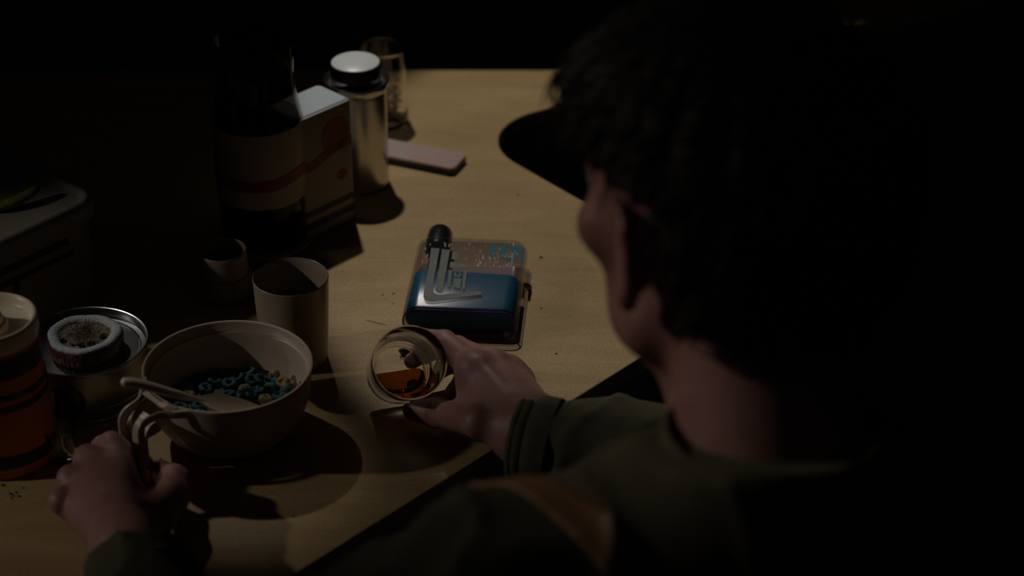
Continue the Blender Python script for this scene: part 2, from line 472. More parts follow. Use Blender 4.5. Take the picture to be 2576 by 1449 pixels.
def addrings(rings):
    n = len(rings[0]); b = len(hv)
    for r in rings: hv.extend(r)
    for i in range(len(rings)-1):
        for k in range(n): hf.append((b+i*n+k, b+i*n+(k+1) % n, b+(i+1)*n+(k+1) % n, b+(i+1)*n+k))
    hf.append(tuple(b+k for k in range(n))[::-1]); hf.append(tuple(b+(len(rings)-1)*n+k for k in range(n)))
for sgn in (-1, 1):
    path = spline([hp(0.0552, sgn*0.0325, 0.0600), hp(0.0620, sgn*0.0265, 0.0602), hp(0.0680, sgn*0.0215, 0.0602), hp(0.077, sgn*0.0135, 0.0600), hp(0.0890, sgn*0.0115, 0.0590), hp(0.0942, sgn*0.0115, 0.0545), hp(0.0950, sgn*0.0115, 0.045), hp(0.0942, sgn*0.0112, 0.022), hp(0.0935, sgn*0.0108, 0.004)], 8)
    T, _ = frames(path); rings = []
    for p, t in zip(path, T):
        # flat strip: thin sideways, deep across the bend
        side = (hs - t*hs.dot(t)).normalized(); dep = t.cross(side).normalized()
        a, b_ = 0.0014, 0.0034
        rings.append([p + side*(a*math.copysign(abs(math.cos(q))**0.5, math.cos(q))) + dep*(b_*math.copysign(abs(math.sin(q))**0.5, math.sin(q))) for q in [2*PI*k/16 for k in range(16)]])
    addrings(rings)
# the web between the two strips (leaves an open slot next to the rim)
path = spline([hp(0.0785, 0, 0.0545), hp(0.085, 0, 0.053), hp(0.0895, 0, 0.047), hp(0.0905, 0, 0.036), hp(0.090, 0, 0.012), hp(0.090, 0, 0.004)], 6)
T, _ = frames(path)
addrings([[p + hs*sx*0.0118 + t.cross(hs).normalized()*sy*0.0011 for sx, sy in ((-1, -1), (1, -1), (1, 1), (-1, 1))] for p, t in zip(path, T)])
# rim gusset the strips grow out of
path = [hp(0.0655, s, 0.0608 - 0) for s in (-0.017, 0.017)]
addrings([[hp(o, s, z) for o, z in ((math.sqrt(max(0.0665**2-s*s, 0))-0.001, 0.0628), (0.0715-abs(s)*0.05, 0.0625), (0.0712-abs(s)*0.05, 0.0605), (math.sqrt(max(0.066**2-s*s, 0))-0.001, 0.0595))] for s in [(-0.018+0.036*k/12) for k in range(13)]])
mesh('handle', hv, hf, M['bowl'], bowl, auto=40)

# ---- spoon resting in the bowl
sp = thing('spoon', 'beige plastic spoon resting in the bowl, its handle over the rim', 'spoon', tuple(G(365, 975, TZ+0.066)))
s0 = Vector(sp.location)
hpts = [G(303, 962, 0.836), G(330, 962, 0.8345), G(375, 972, 0.829), G(430, 988, 0.8205), G(480, 1001, 0.811), G(520, 1008, 0.803)]
hh = spline([p - s0 for p in hpts], 8)
nr = len(hh)
rad_ = []
for i in range(nr):
    t = i/(nr-1)
    wv = 0.0047*(1-0.35*abs(t-0.35)) if t > 0.06 else 0.0042*math.sqrt(max(0.05, t/0.06))
    if t > 0.72: wv *= 1-0.75*(t-0.72)/0.28
    rad_.append((wv*(1+0.8*max(0, t-0.72)), wv*0.78))
tube('spoon_handle', hh, rad_, M['spoon'], sp, n=16, normal=(0, 0, 1))
# spoon bowl: scooped ellipse
a0 = G(505, 1008, 0.803); a1 = G(668, 1030, 0.781)
ax_ = (a1-a0); ln = ax_.length; ax_.normalize(); sd = Vector((0, 0, 1)).cross(ax_).normalized(); nu = ax_.cross(sd).normalized()
if nu.z < 0: nu = -nu
vs, fs = [], []
NU, NV = 22, 14
for lay in (0, 1):
    for i in range(NU+1):
        u = i/NU
        wdt = 0.0150*math.sin(PI*min(1, max(0.0, u))**0.85)**0.62 + 0.0016*(1-u)**3
        for j in range(NV+1):
            v = -1+2*j/NV
            dpt = -0.0065*(1-v*v)*math.sin(PI*u)**0.8
            p = a0 + ax_*(u*ln) + sd*(v*wdt) + nu*(dpt - lay*0.0014) - s0
            vs.append(p)
W_ = NV+1; N1 = (NU+1)*W_
for lay in (0, 1):
    for i in range(NU):
        for j in range(NV):
            q = (lay*N1+i*W_+j, lay*N1+i*W_+j+1, lay*N1+(i+1)*W_+j+1, lay*N1+(i+1)*W_+j); fs.append(q if lay == 0 else q[::-1])
for i in range(NU):
    for j in (0, NV):
        fs.append((i*W_+j, (i+1)*W_+j, N1+(i+1)*W_+j, N1+i*W_+j))
for j in range(NV):
    for i in (0, NU): fs.append((i*W_+j, i*W_+j+1, N1+i*W_+j+1, N1+i*W_+j))
mesh('spoon_bowl', vs, fs, M['spoon'], sp, auto=60)

# ---- cereal rings
def ring_mesh(m, R=0.0040, r=0.0024, seed=0):
    rnd = random.Random(seed); vs, fs = [], []; A, B = 28, 14
    p1, p2 = rnd.random()*6, rnd.random()*6
    for i in range(A):
        a = 2*PI*i/A; rr = r*(1+0.12*math.sin(2*a+p1)+0.07*math.sin(5*a+p2)); RR = R*(1+0.06*math.sin(2*a+p2))
        for j in range(B):
            b = 2*PI*j/B; q = rr*(1+0.05*math.sin(7*a+3*b))
            vs.append(((RR+q*math.cos(b))*math.cos(a), (RR+q*math.cos(b))*math.sin(a), q*1.1*math.sin(b)))
    for i in range(A):
        for j in range(B): fs.append((i*B+j, i*B+(j+1) % B, ((i+1) % A)*B+(j+1) % B, ((i+1) % A)*B+j))
    me = bpy.data.meshes.new('cereal_ring'); me.from_pydata(vs, [], fs)
    bm = bmesh.new(); bm.from_mesh(me); bmesh.ops.recalc_face_normals(bm, faces=bm.faces); bm.to_mesh(me); bm.free()
    me.polygons.foreach_set('use_smooth', [True]*len(me.polygons)); me.materials.append(m); return me
RM = [ring_mesh(M['teal'], seed=i) for i in range(3)]; RT = [ring_mesh(M['tan'], 0.0033, 0.0026, seed=9+i) for i in range(2)]
cer = [ # px, py, height, tilts, kind, label
    (622, 991, .786, 62, -12, 0, 'teal cereal ring standing with its open hole, leftmost lit one beside the spoon'),
    (655, 957, .784, 38, 10, 0, 'teal cereal ring lying tilted at the back of the lit pile'),
    (684, 977, .787, 75, 60, 0, 'teal cereal ring seen edge-on in the middle of the lit pile'),
    (722, 978, .789, 50, 20, 0, 'teal cereal ring nearest the right rim of the bowl'),
    (690, 948, .784, 50, 50, 1, 'tan cereal ring leaning at the far side of the lit pile'),
    (712, 962, .786, 25, -30, 1, 'small tan cereal piece behind the rightmost teal ring'),
    (668, 1004, .788, 20, 10, 1, 'pale tan cereal ring at the near front of the pile, beside the spoon tip'),
    (648, 984, .781, 10, 0, 0, 'teal cereal ring low in the pile under the lit ones'),
    (702, 995, .785, 15, 12, 0, 'teal cereal ring at the near right of the pile against the bowl wall')]
def cereal(p, rot, tn, lb, i):
    me = (RT if tn else RM)[i % (2 if tn else 3)]
    o = bpy.data.objects.new('cereal_ring', me); C.objects.link(o)
    o.location = p; o.rotation_euler = rot
    tag(o, lb, 'cereal', 'cereal rings in the bowl')
for i, (x, y, z, tx, ty, tn, lb) in enumerate(cer):
    cereal(G(x, y, z), (math.radians(tx), math.radians(ty), i*1.3), tn, lb, i)
rc = random.Random(11); placed = []
for i in range(600):
    a = rc.uniform(0, 2*PI); r = 0.049*math.sqrt(rc.random()); x, y = r*math.cos(a), r*math.sin(a)
    if any(math.hypot(x-p[0], y-p[1]) < 0.0108 for p in placed): continue
    placed.append((x, y))
    cereal((BX+x, BY+y, TZ+0.0265+rc.uniform(-.001, .0015)+0.010*max(0, x/0.05)**2), (rc.uniform(-.35, .35), rc.uniform(-.35, .35), rc.uniform(0, 6)), i % 4 == 0, 'cereal ring of the flat layer floating in the bowl', i)
mk = lathe('milk', [(0, 0.0248), (0.0556, 0.0248), (0.0535, 0.0205), (0.046, 0.0118), (0, 0.0060)], mat('milky liquid', (0.13, 0.115, 0.09), 0.25), None, n=96, loc=(BX, BY, TZ))
tag(mk, 'shallow milky liquid under the cereal rings in the bowl', 'milk')

# ---- drinking mug
mug = thing('cup', 'cream beaker with a thin rim standing between bowl and jug', 'cup', (-0.1825, 1.549, TZ))
lathe('cup_body', [(0, 0.001), (0.0235, 0.001), (0.0245, 0.0), (0.0262, 0.001), (0.0275, 0.006), (0.0290, 0.03), (0.0303, 0.055), (0.0313, 0.079), (0.0314, 0.0800), (0.0309, 0.0806), (0.0304, 0.080),
                   (0.0298, 0.072), (0.0288, 0.052), (0.0276, 0.028), (0.0262, 0.007), (0.024, 0.0035), (0, 0.003)], M['mug'], mug, n=128, auto=70)
lathe('coffee', [(0, 0.050), (0.0284, 0.050), (0.0272, 0.022), (0, 0.020)], M['darkliquid'], mug, n=96)

# ---- khaki screw cap with ribbed skirt
cp = thing('screw_cap', 'khaki plastic cap with a ribbed skirt, standing left of the cream beaker', 'cap', (-0.2535, 1.655, TZ))
def ribs(r, a, i):
    return r + (0.0009*(1 if math.sin(a*44) > 0 else -0.4) if 3 <= i <= 7 else 0)
lathe('cap_skirt', [(0, 0.0), (0.0205, 0.0), (0.0225, 0.0015), (0.0238, 0.004), (0.0240, 0.006), (0.0240, 0.012), (0.0238, 0.019), (0.0235, 0.0212), (0.0228, 0.0225), (0.0218, 0.0228), (0, 0.0228)], M['cap'], cp, n=352, rf=ribs, auto=50)
lathe('cap_neck', [(0.0214, 0.0228), (0.0216, 0.025), (0.0217, 0.043), (0.0214, 0.0447), (0.0206, 0.0452), (0.0198, 0.0445), (0.0195, 0.032), (0, 0.0318)], M['cap'], cp, n=128, auto=60)
lathe('cap_liner', [(0, 0.0330), (0.0192, 0.0330), (0.0192, 0.0322), (0, 0.0322)], M['capin'], cp, n=64)

# ---- food tin with recessed lid and the husk slice on it
TX, TY, TR, TH = -0.349, 1.502, 0.0525, 0.048
tin = thing('food_tin', 'round worn metal tin with a rolled rim and recessed lid', 'tin', (TX, TY, TZ))
lathe('tin_body', [(0, 0.0012), (TR-0.003, 0.0012), (TR-0.0018, 0), (TR-0.0006, 0.0006), (TR-0.0003, 0.0018), (TR-0.0012, 0.003), (TR-0.0013, 0.012), (TR-0.0009, 0.0125), (TR-0.0013, 0.013), (TR-0.0013, TH-0.0045),
                   (TR-0.0003, TH-0.0038), (TR-0.0006, TH-0.0030), (TR+0.0003, TH-0.0022), (TR+0.0004, TH-0.0006), (TR-0.0002, TH), (TR-0.0013, TH-0.0003), (TR-0.0018, TH-0.0012), (TR-0.0024, TH-0.0072), (TR-0.006, TH-0.0078), (TR-0.0068, TH-0.0072), (TR-0.0076, TH-0.0078), (0, TH-0.0078)], M['tin'], tin, n=180, auto=30)
def on_cyl(cx_t, cz, rx, rz, r, m, name, parent, tilt=0, thick=0.0004, n=40):
    """an oval print wrapped on a cylinder of radius r: centre angle cx_t, centre height cz, half width rx, half height rz"""
    vs = []; fs = []
    for lay in (0, 1):
        rr = r + thick*lay
        vs.append((rr*math.cos(cx_t), rr*math.sin(cx_t), cz))
        for fr in (0.5, 1.0):
            for k in range(n):
                a = 2*PI*k/n; u = rx*math.cos(a)*fr; v = rz*math.sin(a)*fr
                u, v = u*math.cos(tilt)-v*math.sin(tilt), u*math.sin(tilt)+v*math.cos(tilt)
                t = cx_t + u/r; vs.append((rr*math.cos(t), rr*math.sin(t), cz+v))
    st = 1+2*n
    for lay in (0, 1):
        b = lay*st
        for k in range(n):
            fs.append((b, b+1+k, b+1+(k+1) % n)); fs.append((b+1+k, b+1+n+k, b+1+n+(k+1) % n, b+1+(k+1) % n))
    for k in range(n): fs.append((1+n+k, 1+n+(k+1) % n, st+1+n+(k+1) % n, st+1+n+k))
    return mesh(name, vs, fs, m, parent)
def band_cyl(t0, t1, zf, half_w, r, m, name, parent, n=60, thick=0.0004):
    vs = []; fs = []
    for i in range(n+1):
        t = t0+(t1-t0)*i/n; z = zf(t)
        for rr, zz in ((r, z-half_w), (r+thick, z-half_w), (r+thick, z+half_w), (r, z+half_w)):
            vs.append((rr*math.cos(t), rr*math.sin(t), zz))
    for i in range(n):
        for k in range(4): fs.append((i*4+k, i*4+(k+1) % 4, (i+1)*4+(k+1) % 4, (i+1)*4+k))
    fs.append((0, 1, 2, 3)); fs.append(tuple(n*4+k for k in (3, 2, 1, 0)))
    return mesh(name, vs, fs, m, parent, auto=40)
on_cyl(math.radians(262), 0.021, 0.0155, 0.0155, TR-0.0013, M['tinlbl'], 'tin_emblem', tin)

hk = thing('husk_slice', 'round holed slice with frosted grey rind and red-brown bark, lying on the metal tin', 'fruit slice', (*G(211, 838, TZ+TH-0.0078+0.0165).xy, TZ+TH-0.0078), rot=(0, 0, 0.1))
HR, HH = 0.0300, 0.0165
def hr(r, a, i):
    return r*(1 + 0.03*math.sin(3*a+0.6) + 0.015*math.sin(7*a)) + (random.uniform(-0.0006, 0.0006) if 0 < i < 9 else 0)
lathe('bark', [(0, 0.0002), (HR*0.93, 0.0002), (HR*0.975, 0.002), (HR*0.985, 0.004), (HR*0.99, 0.0065), (HR*0.992, 0.009), (HR, 0.0115), (HR*0.99, 0.014), (HR*0.97, HH-0.001), (HR*0.93, HH-0.001), (HR*0.88, HH-0.002), (HR*0.80, HH-0.010), (0, HH-0.0105)], M['husk'], hk, n=200, rf=hr, auto=80)
def hr2(r, a, i): return r*(1 + 0.03*math.sin(3*a+0.6)+0.015*math.sin(7*a)) + random.uniform(-0.0004, 0.0004)
lathe('frosted_rind', [(HR*0.975, HH-0.0018), (HR*0.985, HH-0.0008), (HR*0.96, HH+0.0002), (HR*0.90, HH+0.0008), (HR*0.84, HH+0.0008), (HR*0.76, HH+0.0002), (HR*0.70, HH-0.0013), (HR*0.685, HH-0.003), (HR*0.9, HH-0.004)], M['frost'], hk, n=240, rf=hr2, auto=80, closed=True)
# fibrous centre with real hollows
holes = [(0.0, -0.0142, 0.0036), (0.0085, -0.0125, 0.0042), (0.0165, -0.0035, 0.0030), (-0.0155, -0.007, 0.0028), (-0.007, -0.0145, 0.0018), (0.001, 0.003, 0.0055), (0.003, 0.0105, 0.004)]
vs, fs = [], []
NR, NA = 60, 180
for i in range(NR+1):
    for k in range(NA):
        r = HR*0.76*i/NR; a = 2*PI*k/NA; x, y = r*math.cos(a), r*math.sin(a)
        z = HH-0.0016 + 0.0010*noise.noise(Vector((x, y, 0))*420) + 0.0007*noise.noise(Vector((x, y, 3))*1100) - 0.0022*math.exp(-(r/0.012)**2)
        for hx, hy, hr_ in holes:
            dd = math.hypot(x-hx, y-hy)/hr_
            if dd < 1.35: z -= 0.0065*(1-dd/1.35)**0.6
        vs.append((x, y, z))
for i in range(NR):
    for k in range(NA): fs.append((i*NA+k, i*NA+(k+1) % NA, (i+1)*NA+(k+1) % NA, (i+1)*NA+k))
mesh('pith', vs, fs, M['pith'], hk)
# fibres across the hollows
fv, ff = [], []
for i in range(150):
    a = random.uniform(0, 2*PI); r0 = random.uniform(0.0, 0.018); p0 = Vector((r0*math.cos(a), r0*math.sin(a), HH-0.0012+random.uniform(-0.001, 0.0012)))
    b = random.uniform(0, 2*PI); l = random.uniform(0.004, 0.011)
    p2 = p0 + Vector((l*math.cos(b), l*math.sin(b), random.uniform(-0.0015, 0.0012)))
    if math.hypot(p2.x, p2.y) > 0.0205: continue
    pm = (p0+p2)/2 + Vector((random.uniform(-1, 1), random.uniform(-1, 1), random.uniform(0, 1.2)))*0.001
    R_ = tube_rings(spline([p0, pm, p2], 4), [0.00011]*9, 4); b0 = len(fv)
    for r_ in R_: fv.extend(r_)
    for q in range(len(R_)-1):
        for k in range(4): ff.append((b0+q*4+k, b0+q*4+(k+1) % 4, b0+(q+1)*4+(k+1) % 4, b0+(q+1)*4+k))
fib = mesh('fibres', fv, ff, M['pith'], hk); fib['kind'] = 'stuff'

# ---- orange drinks bottle with milky lid
ob = thing('orange_bottle', 'orange bottle with black bands and a milky lid, at the left edge', 'bottle', (-0.398, 1.413, TZ))
def obr(z): return 0.0352 + (0.0405-0.0352)*(1-z/0.118)
lathe('bottle_body', [(0, 0.0), (0.037, 0.0), (0.0395, 0.0012), (obr(0.004), 0.004)] + [(obr(z), z) for z in (0.02, 0.04, 0.06, 0.08, 0.1, 0.112)] + [(0.0345, 0.1135), (0, 0.1135)], M['orange'], ob, n=128, auto=50)
for z, hw in ((0.0165, 0.0055), (0.0635, 0.0026), (0.0735, 0.0024), (0.0975, 0.0085)):
    band = band_cyl(0, 2*PI, lambda t: z, hw, 1.0, M['navyprint'], 'black_band', ob, n=120, thick=0.0)
    for v in band.data.vertices:
        s_ = obr(v.co.z) + 0.0004 + (0.0 if v.index % 4 in (0, 3) else 0.0002)
        l_ = math.hypot(v.co.x, v.co.y); v.co.x *= s_/l_; v.co.y *= s_/l_
lid = lathe('lid', [(0.0348, 0.110), (0.0362, 0.1105), (0.0367, 0.113), (0.0367, 0.123), (0.0362, 0.1255), (0.0350, 0.1262), (0.0332, 0.1258), (0.0322, 0.1240), (0.0318, 0.1195), (0.030, 0.1180), (0.0, 0.1180), (0, 0.1138), (0.0348, 0.1138)], M['lidclear'], ob, n=128, auto=60)
lathe('lid_spout', [(0.0150, 0.118), (0.0150, 0.1215), (0.0138, 0.1235), (0.0118, 0.1240), (0.0116, 0.1275), (0.0108, 0.1295), (0.0092, 0.1302), (0.0082, 0.1298), (0.0075, 0.1285), (0.0, 0.1283)], M['lidclear'], lid, n=64, auto=50, loc=(0.0, -0.004, 0))

# ---- ivory canister with overhanging lid, and the rind on it
CR = math.radians(45)
corner = G(238, 497, 0.855); d1 = Vector((-0.655, -0.755, 0)); d2 = Vector((-0.755, 0.655, 0)); SZ = 0.155
cc = corner + d1*(SZ/2-0.006) + d2*(SZ/2-0.006)
ang = math.atan2(-d1.y, -d1.x)
can = thing('storage_canister', 'tall ivory square canister with rounded lid and brown lines, at the left edge', 'canister', (cc.x, cc.y, TZ), rot=(0, 0, ang))
loft('canister_body', rbox_rings(SZ-0.012, SZ-0.012, 0.016, [(0, 0.006), (0.002, 0.004), (0.01, 0.003), (0.05, 0.0015), (0.091, 0)]), M['canister'], can)
loft('canister_lid', rbox_rings(SZ, SZ, 0.024, [(z-0.025, i) for z, i in [(0.114, 0.004), (0.1145, 0.0015), (0.117, 0.0), (0.1265, 0.0), (0.1300, 0.0015), (0.1318, 0.004), (0.1322, 0.0065), (0.1312, 0.009), (0.1290, 0.011), (0.1280, 0.014), (0.1280, 0.04)]]), M['canister'], can)
# printed lines on the near face (local -y side)
yf = -(SZ-0.012)/2
def flatbar(name, x0, x1, z0, z1, m, parent, y=yf, t=0.0006, r=0.0015):
    pts = [(x, z) for x, z in rrect(abs(x1-x0), abs(z1-z0), min(r, abs(z1-z0)/2.01, abs(x1-x0)/2.01), 4)]
    cx_, cz_ = (x0+x1)/2, (z0+z1)/2
    return loft(name, [[(cx_+x, y+0.003, cz_+z) for x, z in pts], [(cx_+x, y-t, cz_+z) for x, z in pts]], m, parent)
flatbar('printed_line', -0.07, 0.040, 0.0735, 0.0795, M['groove'], can)
flatbar('printed_line', -0.07, 0.043, 0.0615, 0.0655, M['groove'], can)
flatbar('printed_line', -0.0205, -0.0165, 0.006, 0.0655, M['groove'], can)
rind = thing('rind_piece', 'curved yellow-green piece of rind lying on the ivory canister lid', 'fruit peel', (*G(18, 505, 0.858).xy, TZ+0.103))
pts = [Vector((-0.034, -0.004, 0.004)), Vector((-0.020, -0.010, 0.0045)), Vector((-0.004, -0.009, 0.005)), Vector((0.010, -0.002, 0.0065)), Vector((0.020, 0.008, 0.009)), Vector((0.024, 0.014, 0.010))]
pp = spline(pts, 6)
tube('rind', pp, [(0.0058*math.sin(PI*(0.12+0.80*i/(len(pp)-1)))**0.5, 0.0040*math.sin(PI*(0.12+0.80*i/(len(pp)-1)))**0.5) for i in range(len(pp))], M['peel'], rind, n=16, normal=(0, 0, 1))

# ---- small clear tumbler behind the orange bottle
sg = thing('shot_glass', 'small clear shot glass standing just right of the orange bottle', 'glass', (*G(158, 1158, TZ).xy, TZ))
lathe('glass_body', [(0, 0), (0.0085, 0), (0.0095, 0.0008), (0.0112, 0.02), (0.0122, 0.030), (0.0120, 0.0304), (0.0114, 0.030), (0.0104, 0.02), (0.0086, 0.004), (0.007, 0.003), (0, 0.003)], M['glass'], sg, n=64, auto=50)

# ---- jug with printed band and block handle
JX, JY, JR = -0.2275, 1.7525, 0.0405
jug = thing('coffee_jug', 'tall dark glass jug in a cream sleeve with red wave and block handle', 'jug', (JX, JY, TZ))
lathe('jug_base', [(0, 0), (0.0425, 0), (0.0440, 0.001), (0.0445, 0.003), (0.0440, 0.0048), (0.0425, 0.0055), (0, 0.0055)], M['cream'], jug, n=128)
lathe('jug_glass', [(0, 0.0056), (0.0385, 0.0056), (0.0395, 0.008), (0.0398, 0.06), (0.0398, 0.128), (0.0392, 0.132), (0.0360, 0.150), (0.0350, 0.165), (0.0352, 0.200), (0.0340, 0.203), (0.0335, 0.200), (0.0333, 0.166), (0.0342, 0.150), (0.0372, 0.132), (0.0380, 0.126), (0.0380, 0.010), (0.036, 0.008), (0, 0.008)], M['smoke'], jug, n=128, auto=60)
lathe('coffee', [(0, 0.0085), (0.0375, 0.0085), (0.0376, 0.10), (0.0374, 0.118), (0, 0.118)], M['darkliquid'], jug, n=96, auto=40)
lathe('printed_sleeve', [(0.0399, 0.052), (0.0407, 0.052), (0.0408, 0.053), (0.0408, 0.1245), (0.0406, 0.1255), (0.0399, 0.1255)], M['cream'], jug, n=128, auto=40, closed=True)
band_cyl(math.radians(165), math.radians(352), lambda t: 0.0755 + (0.004*math.sin((t-math.radians(290))*2.0) if t > math.radians(290) else 0), 0.0058, 0.0408, M['red'], 'red_stripe', jug)
on_cyl(math.radians(205), 0.098, 0.020, 0.016, 0.0408, M['brownprint'], 'brown_oval', jug, tilt=-0.4)
def blk(t, o): return Vector((JX, JY, 0))*0
bd = math.atan2(0.72, 0.69)                     # the block runs away to the right
hb = bpy.data.objects.new('block_handle', None)
vs = []
bw, bt, bh = 0.066, 0.046, 0.124
rings = [[(x, y, z) for x, y in rrect(bw-2*i, bt-2*i, 0.0065-i, 10)] for z, i in ((0.0, 0.002), (0.0015, 0), (bh-0.003, 0), (bh-0.0008, 0.0008), (bh, 0.003))]
hb = loft('block_handle', rings, M['cream'], jug)
corner_b = G(884, 548, TZ)
e1 = Vector((math.cos(bd), math.sin(bd), 0)); e2 = Vector((-math.sin(bd), math.cos(bd), 0))
hc = corner_b - e1*(bw/2-0.004) + e2*(bt/2-0.004)
hb.location = (hc.x-JX, hc.y-JY, 0); hb.rotation_euler = (0, 0, bd)
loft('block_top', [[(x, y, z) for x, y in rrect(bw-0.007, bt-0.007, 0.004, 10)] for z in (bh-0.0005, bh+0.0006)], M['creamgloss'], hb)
yb = -bt/2
def face_oval(name, cx_, cz_, rx, rz, tilt, m):
    pts = []
    for k in range(48):
        a = 2*PI*k/48; u, v = rx*math.cos(a), rz*math.sin(a)
        pts.append((cx_+u*math.cos(tilt)-v*math.sin(tilt), cz_+u*math.sin(tilt)+v*math.cos(tilt)))
    loft(name, [[(x, yb+0.001, z) for x, z in pts], [(x, yb-0.0004, z) for x, z in pts]], m, hb)
face_oval('red_oval', 0.010, 0.096, 0.0165, 0.0170, -0.5, M['red'])
face_oval('red_dot', 0.0165, 0.053, 0.0065, 0.0052, 0, M['red'])
zw = lambda x: 0.0785 + 0.0055*math.tanh((x+0.006)/0.014)
vs, fs = [], []
for i in range(31):
    x = -0.030 + 0.0595*i/30; z = zw(x)
    vs += [(x, yb+0.001, z-0.005), (x, yb-0.0004, z-0.005), (x, yb-0.0004, z+0.005), (x, yb+0.001, z+0.005)]
for i in range(30):
    for k in range(4): fs.append((i*4+k, i*4+(k+1) % 4, (i+1)*4+(k+1) % 4, (i+1)*4+k))
fs += [(0, 1, 2, 3), (123, 122, 121, 120)]
mesh('red_wave', vs, fs, M['red'], hb, auto=40)
for z0, z1 in ((0.0235, 0.0295), (0.0105, 0.0175)):
    pts = [(x, z) for x, z in rrect(0.058, z1-z0, 0.0005, 2)]
    loft('dark_stripe', [[(x, yb+0.001, (z0+z1)/2+z) for x, z in pts], [(x, yb-0.0004, (z0+z1)/2+z) for x, z in pts]], M['navyprint'], hb)

# ---- steel flask
fl = thing('steel_flask', 'slim steel flask with flared collar and white-topped lid, behind the jug handle', 'flask', (-0.1465, 1.8620, TZ))
lathe('flask_body', [(0, 0), (0.0262, 0), (0.0275, 0.0012), (0.0280, 0.004), (0.0281, 0.05), (0.0281, 0.098), (0.0276, 0.101), (0, 0.101)], M['steel'], fl, n=128, auto=40)
lathe('collar', [(0.0270, 0.1005), (0.0292, 0.1020), (0.0308, 0.1050), (0.0312, 0.1085), (0.0308, 0.1110), (0.0296, 0.1118), (0.0280, 0.1105), (0.0262, 0.1085), (0.0250, 0.108), (0.0, 0.108), (0.0, 0.1005)], M['steel'], fl, n=128, auto=60)
fll = lathe('lid', [(0.0, 0.1082), (0.0236, 0.1082), (0.0240, 0.110), (0.0240, 0.1255), (0.0232, 0.127), (0.0, 0.127)], M['black'], fl, n=96, auto=40)
lathe('lid_disc', [(0.0, 0.1271), (0.0224, 0.1271), (0.0226, 0.128), (0.0215, 0.1288), (0.0, 0.129)], M['white'], fll, n=96, auto=40)

# ---- spice jar behind the flask
jp = G(962, 335, TZ)
jar = thing('glass_jar', 'clear glass jar of dried brown leaves, standing behind the steel flask', 'jar', (jp.x, jp.y+0.026, TZ))
lathe('jar_glass', [(0, 0), (0.0225, 0), (0.0245, 0.001), (0.0252, 0.004), (0.0250, 0.02), (0.0235, 0.06), (0.0226, 0.078), (0.0228, 0.081), (0.0220, 0.083), (0.0213, 0.081), (0.0212, 0.078), (0.0221, 0.06), (0.0236, 0.02), (0.0236, 0.006), (0.022, 0.004), (0, 0.004)], M['glass'], jar, n=96, auto=60)
vs, fs = [], []
for i in range(520):
    a = random.uniform(0, 2*PI); r = 0.0185*math.sqrt(random.random()); z = 0.0065+random.random()*0.038
    c_ = Vector((r*math.cos(a), r*math.sin(a), z)); b0 = len(vs)
    for q in range(4): vs.append(c_ + Vector((random.uniform(-1, 1), random.uniform(-1, 1), random.uniform(-.6, .6)))*0.003)
    fs += [(b0, b0+1, b0+2), (b0, b0+1, b0+3), (b0+1, b0+2, b0+3), (b0, b0+2, b0+3)]
gr = mesh('dried_spice', vs, fs, M['grain'], jar, smooth=False); gr['kind'] = 'stuff'

# ---- pink slim case
pa = G(985, 398, TZ+0.007); pb = G(1136, 428, TZ+0.007); dirp = (pb-pa).normalized(); perp = Vector((-dirp.y, dirp.x, 0))
L_ = (pb-pa).length + 0.040; pc = pb - dirp*(L_/2) + perp*0.0175 + dirp*0.002
pk = thing('pink_case', 'slim pink mottled bar with a black underside, lying beside the jar', 'case', (pc.x, pc.y, TZ), rot=(0, 0, math.atan2(dirp.y, dirp.x)))
loft('black_underside', rbox_rings(L_, 0.035, 0.006, [(0, 0.0012), (0.0008, 0.0002), (0.0020, 0), (0.0056, 0), (0.006, 0.0004)]), M['black'], pk)
loft('pink_cover', rbox_rings(L_-0.001, 0.034, 0.0056, [(0.0060, 0), (0.0078, 0), (0.0084, 0.0006)]), M['pink'], pk)

# ---- flat clear flask of blue liquid
MW, MD, MT = 0.0995, 0.127, 0.0285
mang = math.radians(-4.3)
mb = thing('flat_water_bottle', 'flat clear book-shaped bottle half full of blue liquid, lying on its side', 'bottle', (-0.0400, 1.6440, TZ), rot=(0, 0, mang))
def pill(w, t, n=10):
    r = t/2 - 0.0006; return rrect(w, t, r, n)
def slab(ys, m, name, parent, off=0.0, wall=0.0, n=10):
    """cross-sections in the x-z plane along y, list of (y, inset)"""
    rings = []
    for y, i in ys:
        w_, t_ = MW-2*off-2*i, MT-2*off-2*i
        rings.append([(x, y, MT/2+z) for x, z in rrect(w_, t_, t_/2*0.93, n)])
    return loft(name, rings, m, parent, auto=50)
half_d = MD/2
# shell: outer and inner skins as one closed wall
def ring_at(y, ins, n=10):
    w_, t_ = MW-2*ins, MT-2*ins
    return [(x, y, MT/2+z) for x, z in rrect(w_, t_, t_/2*0.93, n)]
out_r = [(-half_d, 0.0035), (-half_d+0.0008, 0.0012), (-half_d+0.0025, 0.0), (half_d-0.006, 0.0), (half_d-0.002, 0.0015), (half_d-0.0004, 0.004), (half_d, 0.008)]
in_r = [(half_d-0.0022, 0.008), (half_d-0.0030, 0.0045), (half_d-0.007, 0.0021), (-half_d+0.008, 0.0021), (-half_d+0.006, 0.0032), (-half_d+0.0052, 0.006)]
nring = len(ring_at(0, 0))
vs = []; fs = []
for y, i in out_r: vs += ring_at(y, i)
no = len(out_r)
for i in range(no-1):
    for k in range(nring): fs.append((i*nring+k, i*nring+(k+1) % nring, (i+1)*nring+(k+1) % nring, (i+1)*nring+k))
fs.append(tuple(range(nring))[::-1]); fs.append(tuple((no-1)*nring+k for k in range(nring)))
b0 = len(vs)
for y, i in in_r: vs += ring_at(y, i)
ni = len(in_r)
